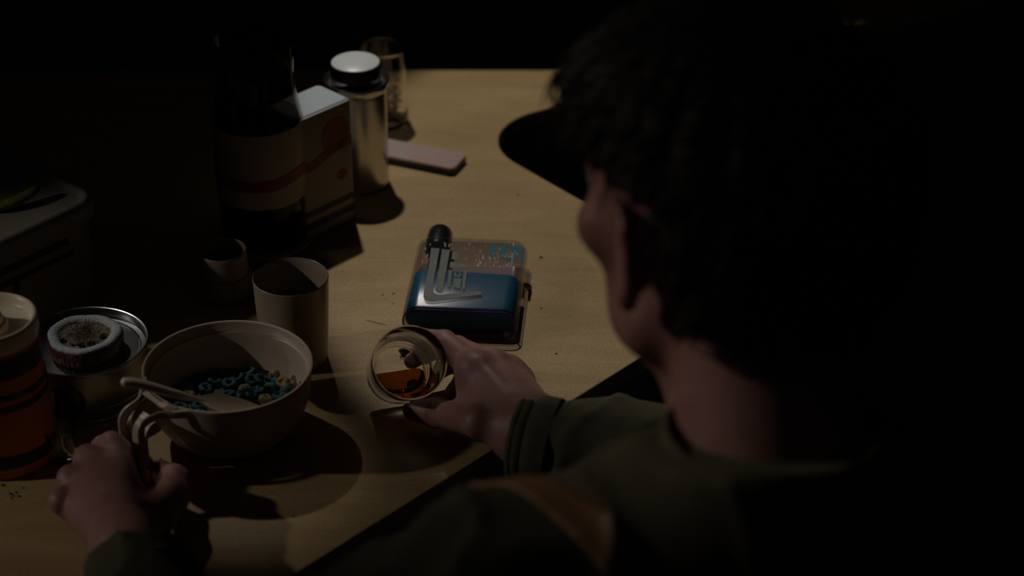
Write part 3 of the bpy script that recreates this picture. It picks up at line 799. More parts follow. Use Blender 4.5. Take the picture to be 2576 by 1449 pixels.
for i in range(ni-1):
    for k in range(nring): fs.append((b0+i*nring+k, b0+i*nring+(k+1) % nring, b0+(i+1)*nring+(k+1) % nring, b0+(i+1)*nring+k))
fs.append(tuple(b0+k for k in range(nring))[::-1]); fs.append(tuple(b0+(ni-1)*nring+k for k in range(nring)))
me = bpy.data.meshes.new('bottle_shell'); me.from_pydata(vs, [], fs)
bm = bmesh.new(); bm.from_mesh(me)
bmesh.ops.recalc_face_normals(bm, faces=bm.faces)
bm.faces.ensure_lookup_table(); bm.verts.ensure_lookup_table()
inner = [f for f in bm.faces if all(v.index >= b0 for v in f.verts)]
ctr = Vector((0, 0, MT/2))
tst = max(inner, key=lambda f: f.calc_area())
if (tst.calc_center_median()-ctr).dot(tst.normal) > 0: bmesh.ops.reverse_faces(bm, faces=inner)
bm.to_mesh(me); bm.free()
shell = link('bottle_shell', me, M['plasticclear'], mb); me.set_sharp_from_angle(angle=math.radians(50))
# violet line round the near end wall
vr = [Vector(p) for p in ring_at(-half_d+0.0006, 0.0014)]
T_, rr_ = [], []
K = len(vr)
for i in range(K):
    t = (vr[(i+1) % K]-vr[i-1]).normalized(); a_ = Vector((0, 1, 0)); b_ = t.cross(a_).normalized()
    rr_.append([vr[i] + a_*0.0007*math.cos(q) + b_*0.0007*math.sin(q) for q in (2*PI*k/8 for k in range(8))])
loft('violet_rim', rr_, M['violet'], shell, cap=False, closed_path=True)
# blue liquid filling the near half, its front slanting
liq = []
for y, i in ((-half_d+0.0085, 0.0035), (-half_d+0.0095, 0.0024)):
    liq.append(ring_at(y, i))
yl = 0.004
ringL = []
for (x, y, z) in ring_at(0, 0.0024):
    ringL.append((x, yl - 0.004*(x/MW) + 0.0 + (z-MT)*0.18 + (0.0025*math.exp(-((x+MW/2)/0.008)**2) if 1 else 0), z))
liq.append(ringL)
loft('blue_liquid', liq, M['blue'], mb, auto=50)
# cap and its screw thread neck reaching into the shell
cx_m = -MW/2 + 0.0178
def ycyl(name, prof, m, parent, n=64, loc=(0, 0, 0)):
    o = lathe(name, prof, m, parent, n=n, auto=40, loc=loc); o.rotation_euler = (-PI/2, 0, 0); return o
capm = ycyl('bottle_cap', [(0, -0.0115), (0.0108, -0.0115), (0.0112, -0.010), (0.0114, 0.0100), (0.0111, 0.0185), (0.0102, 0.0203), (0.0085, 0.0212), (0.0, 0.0215)], M['black'], mb, loc=(cx_m, half_d+0.006, MT/2+0.0005))
# printed marks on the upper face (local coordinates, metres)
def loc_px(px, py, z=TZ+MT):
    p = G(px, py, z) - Vector((-0.0400, 1.6440, TZ)); c_, s_ = math.cos(-mang), math.sin(-mang)
    return (p.x*c_-p.y*s_, p.x*s_+p.y*c_)
def mark(name, pix, m, z=MT+0.00005, t=0.00025, bev=0):
    pts = [loc_px(*q) for q in pix]
    a_ = sum(pts[i-1][0]*pts[i][1]-pts[i][0]*pts[i-1][1] for i in range(len(pts)))
    if a_ < 0: pts = pts[::-1]
    if bev: pts = arcpoly(pts, [bev]*len(pts), 5)
    return loft(name, [[(x, y, z) for x, y in pts], [(x, y, z+t) for x, y in pts]], m, mb)
mark('silver_mark', [(1085, 624), (1106, 626), (1092, 699), (1089, 729), (1091, 736), (1097, 740), (1107, 742), (1206, 733), (1212, 736), (1211, 742), (1090, 758), (1078, 758), (1069, 755), (1065, 747), (1066, 735), (1076, 690)], M['silverprint'])
mark('silver_mark', [(1112, 627), (1132, 630), (1119, 700), (1114, 731), (1110, 737), (1101, 736), (1095, 730), (1096, 722), (1104, 680)], M['silverprint'])
mark('silver_mark', [(1138, 633), (1154, 634.5), (1152, 654), (1136, 653)], M['silverprint'])
mark('silver_mark', [(1133, 659), (1149, 661), (1147, 676), (1131, 674)], M['silverprint'])
mark('silver_mark', [(1152, 662), (1175, 665), (1173, 675), (1150, 673)], M['silverprint'])
mark('silver_mark', [(1129, 680), (1137, 681), (1133, 723), (1126, 722)], M['silverprint'])
mark('silver_mark', [(1143, 700), (1161, 702), (1158, 726), (1140, 724)], M['silverprint'])
mark('silver_mark', [(1144, 686), (1148, 686), (1147, 693), (1155, 694), (1156, 686), (1160, 687), (1158, 698), (1142, 696)], M['silverprint'])
mark('silver_mark', [(1167, 681), (1175, 682), (1170, 728), (1162, 727)], M['silverprint'])
mark('teal_mark', [(1236, 613), (1249, 614), (1247, 649), (1231, 648), (1231, 622)], M['tealprint'])
mark('teal_mark', [(1259, 615), (1275, 616), (1274, 654), (1256, 652)], M['tealprint'])
mark('teal_mark', [(1275, 616), (1286, 617), (1286, 623), (1275, 622)], M['tealprint'])
mark('teal_mark', [(1275, 648), (1285, 649), (1285, 656), (1274, 654)], M['tealprint'])
mark('teal_mark', [(1286, 617), (1312, 620), (1320, 626), (1320, 645), (1315, 665), (1309, 662), (1311, 640), (1303, 632), (1301, 657), (1285, 656)], M['tealprint'])
# beads of water clinging inside the clear half, sparkle painted in as whitish colour
dv, df = [], []
rd = random.Random(3)
for i in range(95):
    dense = rd.random() < 0.55
    x = rd.uniform(0.005, 0.044) if dense else rd.uniform(-0.042, 0.044)
    y = rd.uniform(0.010, 0.034) if dense else rd.uniform(0.012, 0.056)
    rx = rd.uniform(0.00035, 0.0008); ry = rx*rd.uniform(2.0, 5.0); b0 = len(dv)
    NN = 8
    for j in range(4):
        fi = (PI/2)*j/3.2
        for k in range(NN):
            a = 2*PI*k/NN; dv.append((x+rx*math.cos(fi)*math.cos(a), y+ry*math.cos(fi)*math.sin(a), MT+0.00002+rx*0.8*math.sin(fi)))
    for j in range(3):
        for k in range(NN): df.append((b0+j*NN+k, b0+j*NN+(k+1) % NN, b0+(j+1)*NN+(k+1) % NN, b0+(j+1)*NN+k))
    df.append(tuple(b0+3*NN+k for k in range(NN))); df.append(tuple(b0+k for k in range(NN))[::-1])
dr = mesh('water_beads', dv, df, mat('sparkle painted water beads', (0.62, 0.60, 0.60), 0.15, trans=0.35, ior=1.33), mb); dr['kind'] = 'stuff'

# ---- tilted drinking glass held in the hand
view = Vector((0, math.cos(PITCH+math.radians(1.8)), -math.sin(PITCH+math.radians(1.8))))
upv = Vector((0, math.sin(PITCH), math.cos(PITCH)))
gb = G(996, 941, 0.7722)                                # centre of the base
gaxis = (-view*0.0726 + Vector((1, 0, 0))*0.0150 + upv*0.0100).normalized()
q = gaxis.to_track_quat('Z', 'Y')
gl = thing('tumbler', 'clear glass tumbler with a little amber drink, tilted in the right hand', 'glass', tuple(gb))
gl.rotation_mode = 'QUATERNION'; gl.rotation_quaternion = q
GH = 0.0735
gi = [(0, 0.0050), (0.0170, 0.0050), (0.0198, 0.0062), (0.0212, 0.0090), (0.0228, 0.020), (0.0250, 0.036), (0.0268, 0.052), (0.0283, GH-0.0012)]
go = [(0, 0.0012), (0.0180, 0.0012), (0.0200, 0.0), (0.0232, 0.0004), (0.0248, 0.0022), (0.0252, 0.0050), (0.0248, 0.0085), (0.0250, 0.020), (0.0265, 0.036), (0.0281, 0.052), (0.0296, GH-0.0010)]
lathe('glass_body', go + [(0.0294, GH), (0.0286, GH)] + gi[::-1], M['glass'], gl, n=128, auto=60)
# the drink: inside volume below a level plane through the tilted glass
bm = bmesh.new()
prof = [(max(r-0.0003, 0), z+(0.0003 if i < 3 else 0)) for i, (r, z) in enumerate(gi[:-2])]
rows = []
for r, z in prof:
    rows.append([bm.verts.new((0, 0, z))] if r == 0 else [bm.verts.new((r*math.cos(2*PI*k/96), r*math.sin(2*PI*k/96), z)) for k in range(96)])
for i in range(len(rows)-1):
    A, B = rows[i], rows[i+1]
    for k in range(96):
        if len(A) == 1: bm.faces.new((A[0], B[k], B[(k+1) % 96]))
        else: bm.faces.new((A[k], A[(k+1) % 96], B[(k+1) % 96], B[k]))
bm.faces.new(rows[-1])
mw = Matrix.Translation(gb) @ q.to_matrix().to_4x4(); inv = mw.inverted()
lvl = G(1005, 936, 0.776)
pl = inv @ Vector((gb.x, lvl.y, 0.7770)); nl = inv.to_3x3() @ Vector((0, 0, 1))
res = bmesh.ops.bisect_plane(bm, geom=bm.verts[:]+bm.edges[:]+bm.faces[:], plane_co=pl, plane_no=nl, clear_outer=True)
ed = [e for e in res['geom_cut'] if isinstance(e, bmesh.types.BMEdge)]
bmesh.ops.edgeloop_fill(bm, edges=ed) if ed else None
bmesh.ops.recalc_face_normals(bm, faces=bm.faces)
me = bpy.data.meshes.new('drink'); bm.to_mesh(me); bm.free()
dk = link('drink', me, M['amber'], gl); me.set_sharp_from_angle(angle=math.radians(30))

# ---- crumbs and drops on the table
def crumb(px, py, s, m, label, grp=None, name='crumb', cat='crumb', stretch=1.0, rot=0.0, hgt=0.6):
    rnd = random.Random(int(px*7+py)); bm = bmesh.new(); bmesh.ops.create_icosphere(bm, subdivisions=2, radius=s)
    for v in bm.verts:
        v.co *= 1+rnd.uniform(-.18, .18) if m is not M['water'] else 1
        v.co.x *= stretch; v.co.z = max(v.co.z*hgt + s*hgt*0.7, 0)
    me = bpy.data.meshes.new(name); bm.to_mesh(me); bm.free()
    o = link(name, me, m, None); p = G(px, py, TZ); o.location = (p.x, p.y, TZ+0.00005); o.rotation_euler = (0, 0, rot)
    return tag(o, label, cat, grp)
gg = 'crumbs by the orange bottle'
for x, y, s in ((26, 1243, .0012), (33, 1248, .0009), (40, 1240, .0010), (47, 1249, .0011), (29, 1254, .0008), (6, 1221, .0013), (58, 1228, .0008)):
    crumb(x, y, s, M['crumb'], 'tiny dark crumb on the table in front of the orange bottle', gg)
crumb(405, 1155, .0008, M['crumb'], 'tiny dark crumb on the table between thumb and bowl')
crumb(932, 1051, .0008, M['glint'], 'tiny golden crumb on the table left of the thumb')
for x, y, s, lb in ((1361, 648, .0013, 'dark speck on the table, right of the flat bottle top corner'), (1362, 776, .0008, 'tiny dark speck on the table, right of the flat bottle middle'),
                (1303, 490, .0010, 'dark speck on the table below the rounded notch'), (1399, 890, .0008, 'tiny dark speck on the table above the wrist')):
    crumb(x, y, s, M['crumb'], lb)
gg = 'water drops left of the flat bottle'
for x, y, s in ((963, 742, .0009), (990, 739, .0011), (968, 752, .0008), (989, 764, .0008)):
    crumb(x, y, s, M['water'], 'tiny water drop on the table left of the flat bottle', gg, 'water_drop', 'water drop', 1.6, 0.5, 0.35)
crumb(946, 812, .0010, M['water'], 'thin streak of water on the table above the tumbler', None, 'water_streak', 'water', 11.0, -0.42, 0.3)

# ================================================================== THE MAN
man = thing('person', 'man in olive jacket seen from behind, holding a glass and the bowl handle', 'person', (0.25, 0.9, 0.0))
MO = np.array([0.25, 0.9, 0.0])
yaw, pit = math.radians(33), math.radians(3)
F0 = Vector((-math.sin(yaw), math.cos(yaw), 0)); Rr = Vector((math.cos(yaw), math.sin(yaw), 0)); Zv = Vector((0, 0, 1))
Ff = F0*math.cos(pit) - Zv*math.sin(pit); Uu = Zv*math.cos(pit) + F0*math.sin(pit)
EAR = Vector((0.0725, 1.104, 1.107))
HC = EAR + Rr*0.079 + Ff*0.012
def h(r, f, u): return HC + Rr*r + Ff*f + Uu*u
AX = (Rr, Ff, Uu)
NB = Vector((0.155, 1.055, 0.965))                       # base of the neck
byaw = math.radians(22)
bx_ = Vector((math.cos(byaw), math.sin(byaw), 0)); by_ = Vector((-math.sin(byaw), math.cos(byaw), 0))
SR = NB + bx_*0.170 + Vector((0, 0, -0.050)); SL = NB - bx_*0.170 + Vector((0, 0, -0.035))
# --- head
face = union([ell(h(0, -0.008, 0.035), (0.076, 0.097, 0.088), AX), ell(h(0, 0.028, -0.030), (0.061, 0.066, 0.084), AX)], 0.02)
face = blend(face, union([cone(h(-0.054, 0.002, -0.060), h(-0.012, 0.078, -0.098), 0.019, 0.018), cone(h(0.054, 0.002, -0.060), h(0.012, 0.078, -0.098), 0.019, 0.018)], 0.01), 0.025)
face = blend(face, union([ell(h(-0.046, 0.060, -0.016), (0.022, 0.02, 0.018), AX), ell(h(0.046, 0.060, -0.016), (0.022, 0.02, 0.018), AX)], 0.005), 0.02)
face = blend(face, cone(h(-0.036, 0.083, 0.022), h(0.036, 0.083, 0.022), 0.011, 0.011), 0.015)
face = carve(face, union([ell(h(-0.032, 0.106, 0.004), (0.018, 0.015, 0.013), AX), ell(h(0.032, 0.106, 0.004), (0.018, 0.015, 0.013), AX)], 0.002), 0.01)
face = blend(face, union([ell(h(-0.032, 0.0845, 0.0095), (0.0140, 0.0130, 0.0085), AX), ell(h(0.032, 0.0845, 0.0095), (0.0140, 0.0130, 0.0085), AX), ell(h(-0.032, 0.0840, -0.0065), (0.0135, 0.0115, 0.0050), AX), ell(h(0.032, 0.0840, -0.0065), (0.0135, 0.0115, 0.0050), AX)], 0.002), 0.002)
face = blend(face, union([cone(h(0, 0.090, 0.014), h(0, 0.115, -0.026), 0.0075, 0.0115), cone(h(-0.011, 0.104, -0.031), h(0.011, 0.104, -0.031), 0.0075, 0.0075)], 0.006), 0.008)
face = blend(face, union([ell(h(0, 0.096, -0.0575), (0.024, 0.0095, 0.0045), AX), ell(h(0, 0.095, -0.068), (0.021, 0.010, 0.0055), AX)], 0.001), 0.006)
def ear(sg):
    eo = [h(sg*x, f, u) for x, f, u in ((0.076, 0.012, 0.018), (0.082, 0.006, 0.029), (0.088, -0.008, 0.033), (0.093, -0.021, 0.025), (0.094, -0.025, 0.008), (0.090, -0.021, -0.010), (0.083, -0.010, -0.024))]
    parts = [cone(eo[i], eo[i+1], 0.0038, 0.0038) for i in range(len(eo)-1)]
    hel = union(parts, 0.002)
    axr = (Rr*0.92 + Ff*0.39*sg*1.0, Ff*0.92 - Rr*0.39*sg*1.0, Uu)
    plate = ell(h(sg*0.085, -0.010, 0.003), (0.0035, 0.018, 0.029), axr)
    lobe = ell(h(sg*0.080, -0.004, -0.029), (0.0055, 0.009, 0.010), AX)
    root = cone(h(sg*0.070, -0.004, 0.015), h(sg*0.072, -0.004, -0.018), 0.011, 0.009)
    return blend(blend(hel, plate, 0.004), blend(lobe, root, 0.006), 0.006)
face = blend(face, union([ear(-1), ear(1)], 0.001), 0.004)
neck = union([cone(h(0, -0.030, -0.035), NB + Vector((0, 0, 0.005)), 0.053, 0.057), cone(h(0, 0.03, -0.085), NB + by_*0.035, 0.03, 0.04)], 0.02)
headf = blend(face, neck, 0.022)
lo = [min(HC.x, NB.x)-0.145, min(HC.y, NB.y)-0.15, NB.z-0.03]; hi = [HC.x+0.15, HC.y+0.16, HC.z+0.15]
headm = nets(headf, lo, hi, 0.003)

# --- right hand on the tumbler
def chain(pts, rs, k=0.003): return union([cone(pts[i], pts[i+1], rs[i], rs[i+1]) for i in range(len(pts)-1)], k)
def along(px, py, dist):
    d = Vector((px-1288, FPX*math.cos(PITCH)-(py-724.5)*math.sin(PITCH), -FPX*math.sin(PITCH)-(py-724.5)*math.cos(PITCH))).normalized()
    return Vector((0, 0, CZ)) + d*dist
db = (gb - Vector((0, 0, CZ))).length
ri = [G(1196, 930, 0.812), along(1118, 862, db-0.030), along(1058, 853, db-0.016), along(1008, 872, db-0.006)]
rm = [G(1240, 922, 0.806), along(1150, 876, db-0.008), along(1082, 880, db+0.003), along(1040, 905, db+0.008)]
rg = [G(1278, 935, 0.795), along(1180, 905, db+0.005), along(1125, 915, db+0.012), along(1090, 945, db+0.010)]
rl = [G(1302, 962, 0.783), along(1215, 945, db+0.012), along(1165, 955, db+0.014), along(1138, 985, db+0.006)]
th = [G(1285, 1085, 0.796), G(1205, 1062, 0.802), along(1100, 1038, db-0.050), along(1040, 1030, db-0.040)]
WR = G(1342, 1088, 0.796); CURX = WR.x+0.004                               # wrist
fing = [chain(ri, [0.0118, 0.0100, 0.0088, 0.0074]), chain(rm, [0.0118, 0.0100, 0.0088, 0.0074]), chain(rg, [0.0112, 0.0094, 0.0084, 0.0070]), chain(rl, [0.0102, 0.0084, 0.0074, 0.0062])]
fingers = union(fing, 0.003)
thumb = carve(chain(th, [0.0160, 0.0120, 0.0110, 0.0088], 0.006), union([cone(along(1073, 1010, db-0.060), along(1079, 1068, db-0.060), 0.0011, 0.0011), cone(along(1082, 1012, db-0.060), along(1087, 1064, db-0.060), 0.0008, 0.0008)], 0.0005), 0.002)
palm = union([cone(WR, ri[0], 0.0215, 0.0125), cone(WR, rm[0], 0.0215, 0.0130), cone(WR, rg[0], 0.0205, 0.0125), cone(WR, rl[0], 0.019, 0.0115), cone(ri[0], rl[0], 0.0105, 0.0100)], 0.012)
web = cone(G(1185, 985, 0.795), G(1225, 1050, 0.795), 0.0095, 0.013)
fore = cone(WR, WR + (Vector((0.285, 1.285, 0.785))-WR).normalized()*0.075, 0.0225, 0.0235)
hr1 = blend(blend(palm, fingers, 0.009), blend(thumb, web, 0.012), 0.016)
hr1 = blend(hr1, fore, 0.02)
kn = union([ell(ri[0]+Vector((0, -0.002, 0.006)), (0.009, 0.008, 0.007)), ell(rm[0]+Vector((0, -0.001, 0.006)), (0.009, 0.008, 0.007))], 0.002)
hr1 = blend(hr1, kn, 0.006)
tend = union([cone(ri[0]+Vector((0.004, -0.006, 0.0085)), WR+Vector((-0.008, -0.004, 0.0155)), 0.0028, 0.0022), cone(rm[0]+Vector((0.004, -0.006, 0.0085)), WR+Vector((-0.004, 0.003, 0.0165)), 0.0026, 0.0022)], 0.002)
hr1 = blend(hr1, tend, 0.008)
gax = np.array(gaxis); gbn = np.array(gb)
def glass_solid(X, Y, Z):                                # keeps the skin outside the glass wall
    x, y, z = X-gbn[0], Y-gbn[1], Z-gbn[2]
    t = x*gax[0]+y*gax[1]+z*gax[2]
    rad = np.sqrt(np.maximum((x-t*gax[0])**2+(y-t*gax[1])**2+(z-t*gax[2])**2, 0))
    R = np.clip(0.0250+(t/0.0735)*0.0050, 0.0252, 0.0310)+0.0005
    return np.maximum(rad-R, np.maximum(-t-0.0005, t-0.08))
def table_solid(X, Y, Z): return Z-(TZ+0.0004)
hr2_ = carve(carve(hr1, glass_solid, 0.001), table_solid, 0.001)
P_ = ri+rm+rg+rl+th+[WR]
lo = [min(p.x for p in P_)-0.02, min(p.y for p in P_)-0.035, TZ-0.002]; hi = [WR.x+0.125, max(p.y for p in P_)+0.03, max(p.z for p in P_)+0.035]
handr = nets(hr2_, lo, hi, 0.0013)

# --- left hand holding the bowl handle
li = [G(288, 1142, 0.787), G(298, 1130, 0.777), G(338, 1150, 0.765), G(362, 1165, 0.762)]
lm = [G(234, 1172, 0.787), G(262, 1128, 0.778), G(315, 1135, 0.764), G(340, 1160, 0.760)]
lr = [G(198, 1214, 0.783), G(222, 1168, 0.773), G(275, 1170, 0.7605), G(305, 1190, 0.7585)]
ll = [G(180, 1266, 0.777), G(190, 1225, 0.768), G(235, 1215, 0.7585), G(262, 1228, 0.7575)]
lt = [G(395, 1300, 0.782), G(432, 1248, 0.780), G(437, 1208, 0.776), G(402, 1186, 0.775)]
WL = G(335, 1395, 0.787)
fl_ = union([chain(li, [0.0112, 0.0100, 0.0086, 0.0074]), chain(lm, [0.0114, 0.0100, 0.0086, 0.0074]), chain(lr, [0.0108, 0.0096, 0.0082, 0.0070]), chain(ll, [0.0098, 0.0086, 0.0074, 0.0064])], 0.0025)
pl_ = union([cone(WL, li[0], 0.022, 0.0125), cone(WL, lm[0], 0.022, 0.0125), cone(WL, lr[0], 0.021, 0.012), cone(WL, ll[0], 0.0195, 0.011), cone(li[0], ll[0], 0.008, 0.0078)], 0.008)
tl_ = chain(lt, [0.0150, 0.0125, 0.0112, 0.0092], 0.006)
hl1 = blend(blend(pl_, fl_, 0.008), tl_, 0.014)
kn = union([ell(G(*p), (0.0102, 0.0118, 0.0100)) for p in ((278, 1119, 0.793), (218, 1152, 0.791), (177, 1203, 0.787), (155, 1258, 0.782))], 0.001)
hl1 = blend(hl1, kn, 0.003)
EL = Vector((-0.20, 1.06, 0.775))
hl1 = blend(hl1, cone(WL, WL + (EL-WL).normalized()*0.10, 0.0225, 0.03), 0.02)
bcn = np.array([BX, BY, TZ])
def bowl_solid(X, Y, Z):
    r = np.sqrt((X-bcn[0])**2+(Y-bcn[1])**2); return np.maximum(r-(0.0395+0.0285*np.clip((Z-TZ)/0.04, 0, 1)**0.6), Z-TZ-0.066)
hl2 = carve(carve(hl1, table_solid, 0.001), bowl_solid, 0.001)
P_ = li+lm+lr+ll+lt+[WL]
lo = [min(p.x for p in P_)-0.03, WL.y-0.115, TZ-0.002]; hi = [max(p.x for p in P_)+0.035, max(p.y for p in P_)+0.03, max(p.z for p in P_)+0.035]
handl = nets(hl2, lo, hi, 0.0014)

# --- trunk, arms, legs
ERt = Vector((0.285, 1.285, 0.785))
PV = Vector((0.27, 0.83, 0.575)); CH = Vector((0.205, 0.965, 0.80))
def arm(sh, el, wr): return union([cone(sh, el, 0.046, 0.036), cone(el, wr, 0.034, 0.022)], 0.03)
BXA = (bx_, by_, Zv)
lean = (CH-PV).normalized(); bax = (bx_, (lean.cross(bx_)).normalized()*1.0, lean)
trunk = union([ell(CH, (0.165, 0.108, 0.20), bax), ell((CH+PV)/2, (0.145, 0.105, 0.18), bax), ell(PV, (0.165, 0.125, 0.105), BXA)], 0.05)
trunk = blend(trunk, union([cone(NB+Vector((0, 0, -0.01)), SR, 0.052, 0.055), cone(NB+Vector((0, 0, -0.01)), SL, 0.052, 0.055)], 0.04), 0.05)
arms = union([arm(SR, ERt, WR+Vector((0.05, 0.0, 0.0))), arm(SL, EL, WL+(EL-WL).normalized()*0.05)], 0.01)
KR = PV + bx_*0.13 + by_*0.43 + Vector((0, 0, -0.02)); KL = PV - bx_*0.13 + by_*0.43 + Vector((0, 0, -0.02))
def leg(s, K):
    hipj = PV + bx_*(s*0.085); an = Vector((K.x, K.y, 0.10)) - by_*0.02
    return union([cone(hipj, K, 0.080, 0.056), cone(K, an, 0.052, 0.037)], 0.03), an
lgR, anR = leg(1, KR); lgL, anL = leg(-1, KL)
legs = union([lgR, lgL], 0.01)
bodyf = blend(blend(trunk, arms, 0.03), legs, 0.04)
allp = [SR, SL, ERt, EL, PV, KR, KL, WR, WL, anR, anL]
blo = [min(p.x for p in allp)-0.13, min(p.y for p in allp)-0.17, 0.07]; bhi = [max(p.x for p in allp)+0.13, max(p.y for p in allp)+0.13, NB.z+0.03]
bodym = nets(bodyf, blo, bhi, 0.010)
sk = fastmesh('body', [(V-MO, F_) for V, F_ in (headm, handr, handl, bodym)], M['skin'], man)

# fine fair hair on the back of the right hand and wrist
VH, hvv, hff = handr[0], [], []
rnd = random.Random(8)
for p in VH[np.random.RandomState(4).permutation(len(VH))]:
    p = Vector(p)
    t = (p-ri[0]).dot((WR-ri[0]).normalized())/(WR-ri[0]).length
    if p.z < 0.800 or t < 0.25 or p.x > CURX or rnd.random() > 0.25+0.75*t: continue
    d0 = (WR-ri[0]).normalized()
    dv_ = (Vector((0.75, 0.35, 0)) + Vector((rnd.uniform(-.4, .4), rnd.uniform(-.4, .4), 0))).normalized()
    l = rnd.uniform(0.003, 0.007)
    R_ = tube_rings([p, p+dv_*l*0.5+Vector((0, 0, 0.0011)), p+dv_*l+Vector((0, 0, 0.0009))], [0.00007, 0.00006, 0.00003], 4); b0 = len(hvv)
    for r_ in R_: hvv.extend([q_-Vector(MO) for q_ in r_])
    for q_ in range(2):
        for k in range(4): hff.append((b0+q_*4+k, b0+q_*4+(k+1) % 4, b0+(q_+1)*4+(k+1) % 4, b0+(q_+1)*4+k))
    if len(hvv) > 12*420: break
ah = mesh('arm_hair', hvv, hff, M['armhair'], man, fix=False); ah['kind'] = 'stuff'

for sg in (-1, 1):
    bm = bmesh.new(); bmesh.ops.create_uvsphere(bm, u_segments=24, v_segments=16, radius=0.0118)
    me = bpy.data.meshes.new('eye'); bm.to_mesh(me); bm.free()
    ey = link('eye', me, M['eyewhite'], man); ey.location = h(sg*0.032, 0.0855, 0.003)-Vector(MO)
    lathe('iris', [(0.0, 0.0119), (0.0028, 0.0116), (0.0055, 0.0105), (0.0055, 0.009), (0, 0.009)], M['iris'], ey, n=32).rotation_euler = (Ff-Zv*0.25).to_track_quat('Z', 'Y').to_euler()

# --- jacket (follows trunk and arms), with folds
def folds(X, Y, Z):
    return (0.0035*np.sin(38*X+22*Y+9*np.sin(17*Z)) + 0.0025*np.sin(61*Z+33*X+5*np.sin(23*Y)) - 0.0050*(1-np.abs(np.sin(42*X-26*Y+18*Z+1.5*np.sin(31*Y))))**4)
rings_ = []
def jf(X, Y, Z):
    d = smin(smin(trunk(X, Y, Z), cone(NB-Vector((0, 0, 0.03)), NB+Vector((0, 0.004, 0.05)), 0.062, 0.051)(X, Y, Z), 0.02), smin(sleeveR(X, Y, Z), sleeveL(X, Y, Z), 0.01), 0.04)
    return d - 0.014 + folds(X, Y, Z)
wr_dir = (ERt-WR).normalized(); wl_dir = (EL-WL).normalized()
CUR = G(1352, 1112, 0.793)
sleeveR = union([cone(SR, ERt, 0.054, 0.048), cone(ERt, CUR, 0.046, 0.0205)], 0.03)
sleeveL = union([cone(SL, EL, 0.054, 0.046), cone(EL, WL+wl_dir*0.015, 0.044, 0.022)], 0.03)
adir = (ERt-CUR).normalized()
jk = keep(jf, half(NB+Vector((0, 0, 0.046)), Vector((0, 0.25, 1))), 0.004)
jk = keep(jk, half((0, 0, 0.50), (0, 0, -1)), 0.004)
def cutR(X, Y, Z):                                       # end of the right sleeve, only near the hand
    a = (X-CUR.x)*adir.x+(Y-CUR.y)*adir.y+(Z-CUR.z)*adir.z
    return np.where(a < 0, -a, -1.0)
jk2 = lambda X, Y, Z: np.maximum(jk(X, Y, Z), table_cut(X, Y, Z))
def table_cut(X, Y, Z): return np.full_like(X+Y+Z, -1.0)
def cutat(c, ax_, off, rad):
    def f(X, Y, Z):
        x, y, z = X-c.x, Y-c.y, Z-c.z
        return np.where(x*x+y*y+z*z < rad*rad, -(x*ax_.x+y*ax_.y+z*ax_.z)+off, -1.0)
    return f
cR, cL = cutat(CUR, adir, -0.012, 0.09), cutat(WL+wl_dir*0.02, wl_dir, -0.006, 0.09)
jk3 = lambda X, Y, Z: np.maximum(jk(X, Y, Z), np.maximum(cR(X, Y, Z), cL(X, Y, Z)))
jlo = [min(SL.x, EL.x, WL.x)-0.09, min(PV.y, SL.y)-0.18, 0.49]; jhi = [SR.x+0.14, max(ERt.y, CUR.y, SR.y)+0.10, NB.z+0.07]
jacket = fastmesh('jacket', [(lambda v: (v[0]-MO, v[1]))(nets(jk3, jlo, jhi, 0.005))], M['jacket'], man)
# cuffs: a short turned band with stitched ridges
def cuff(name, c0, axis, r0, r1, ln_, par, squash=1.0):
    rings = []
    up_ = Vector((0, 0, 1)); sd_ = axis.cross(up_).normalized(); u2 = sd_.cross(axis).normalized()
    prof = [(0.0, r0-0.0030), (-0.0008, r0-0.0012), (0.0002, r0), (0.0030, r0+0.0008), (0.0042, r0+0.0002), (0.0056, r0+0.0010), (0.010, r0+0.0014), (0.0115, r0+0.0004), (0.0130, r0+0.0016),
            (0.020, r0+0.0022), (ln_, r1), (ln_+0.001, r1-0.004), (0.02, r0-0.0012), (0.004, r0-0.0034)]
    n = 72
    for t, r in prof:
        ring = []
        for k in range(n):
            a = 2*PI*k/n; wob = 1+0.025*math.sin(3*a+t*60)+0.012*math.sin(8*a+t*160)
            ring.append(c0 + axis*t + sd_*(r*wob*math.cos(a)) + u2*(r*wob*squash*math.sin(a)) - Vector(MO))
        rings.append(ring)
    return loft(name, rings, M['jacket'], par, cap=False, closed_path=True, auto=50)
cuff('cuff', CUR - adir*0.016, adir, 0.0345, 0.037, 0.030, jacket, 0.94)
cuff('cuff', WL + wl_dir*0.010, wl_dir, 0.034, 0.037, 0.028, jacket, 0.94)
# collar
rings = []
for t, r, z in ((0, 0.0665, 0.026), (1, 0.0690, 0.038), (2, 0.0675, 0.050), (3, 0.0645, 0.0525), (4, 0.0615, 0.049), (5, 0.0605, 0.026)):
    ring = []
    for k in range(64):
        a = 2*PI*k/64
        ring.append(NB + Vector((0, 0.004, 0.004)) + bx_*(r*math.cos(a)) + by_*(r*1.02*math.sin(a)) + Vector((0, 0, z + 0.010*(-math.sin(a)) + 0.0015*math.sin(5*a))) - Vector(MO))
    rings.append(ring)
loft('collar', rings, M['jacket'], jacket, cap=False, closed_path=True, auto=60)
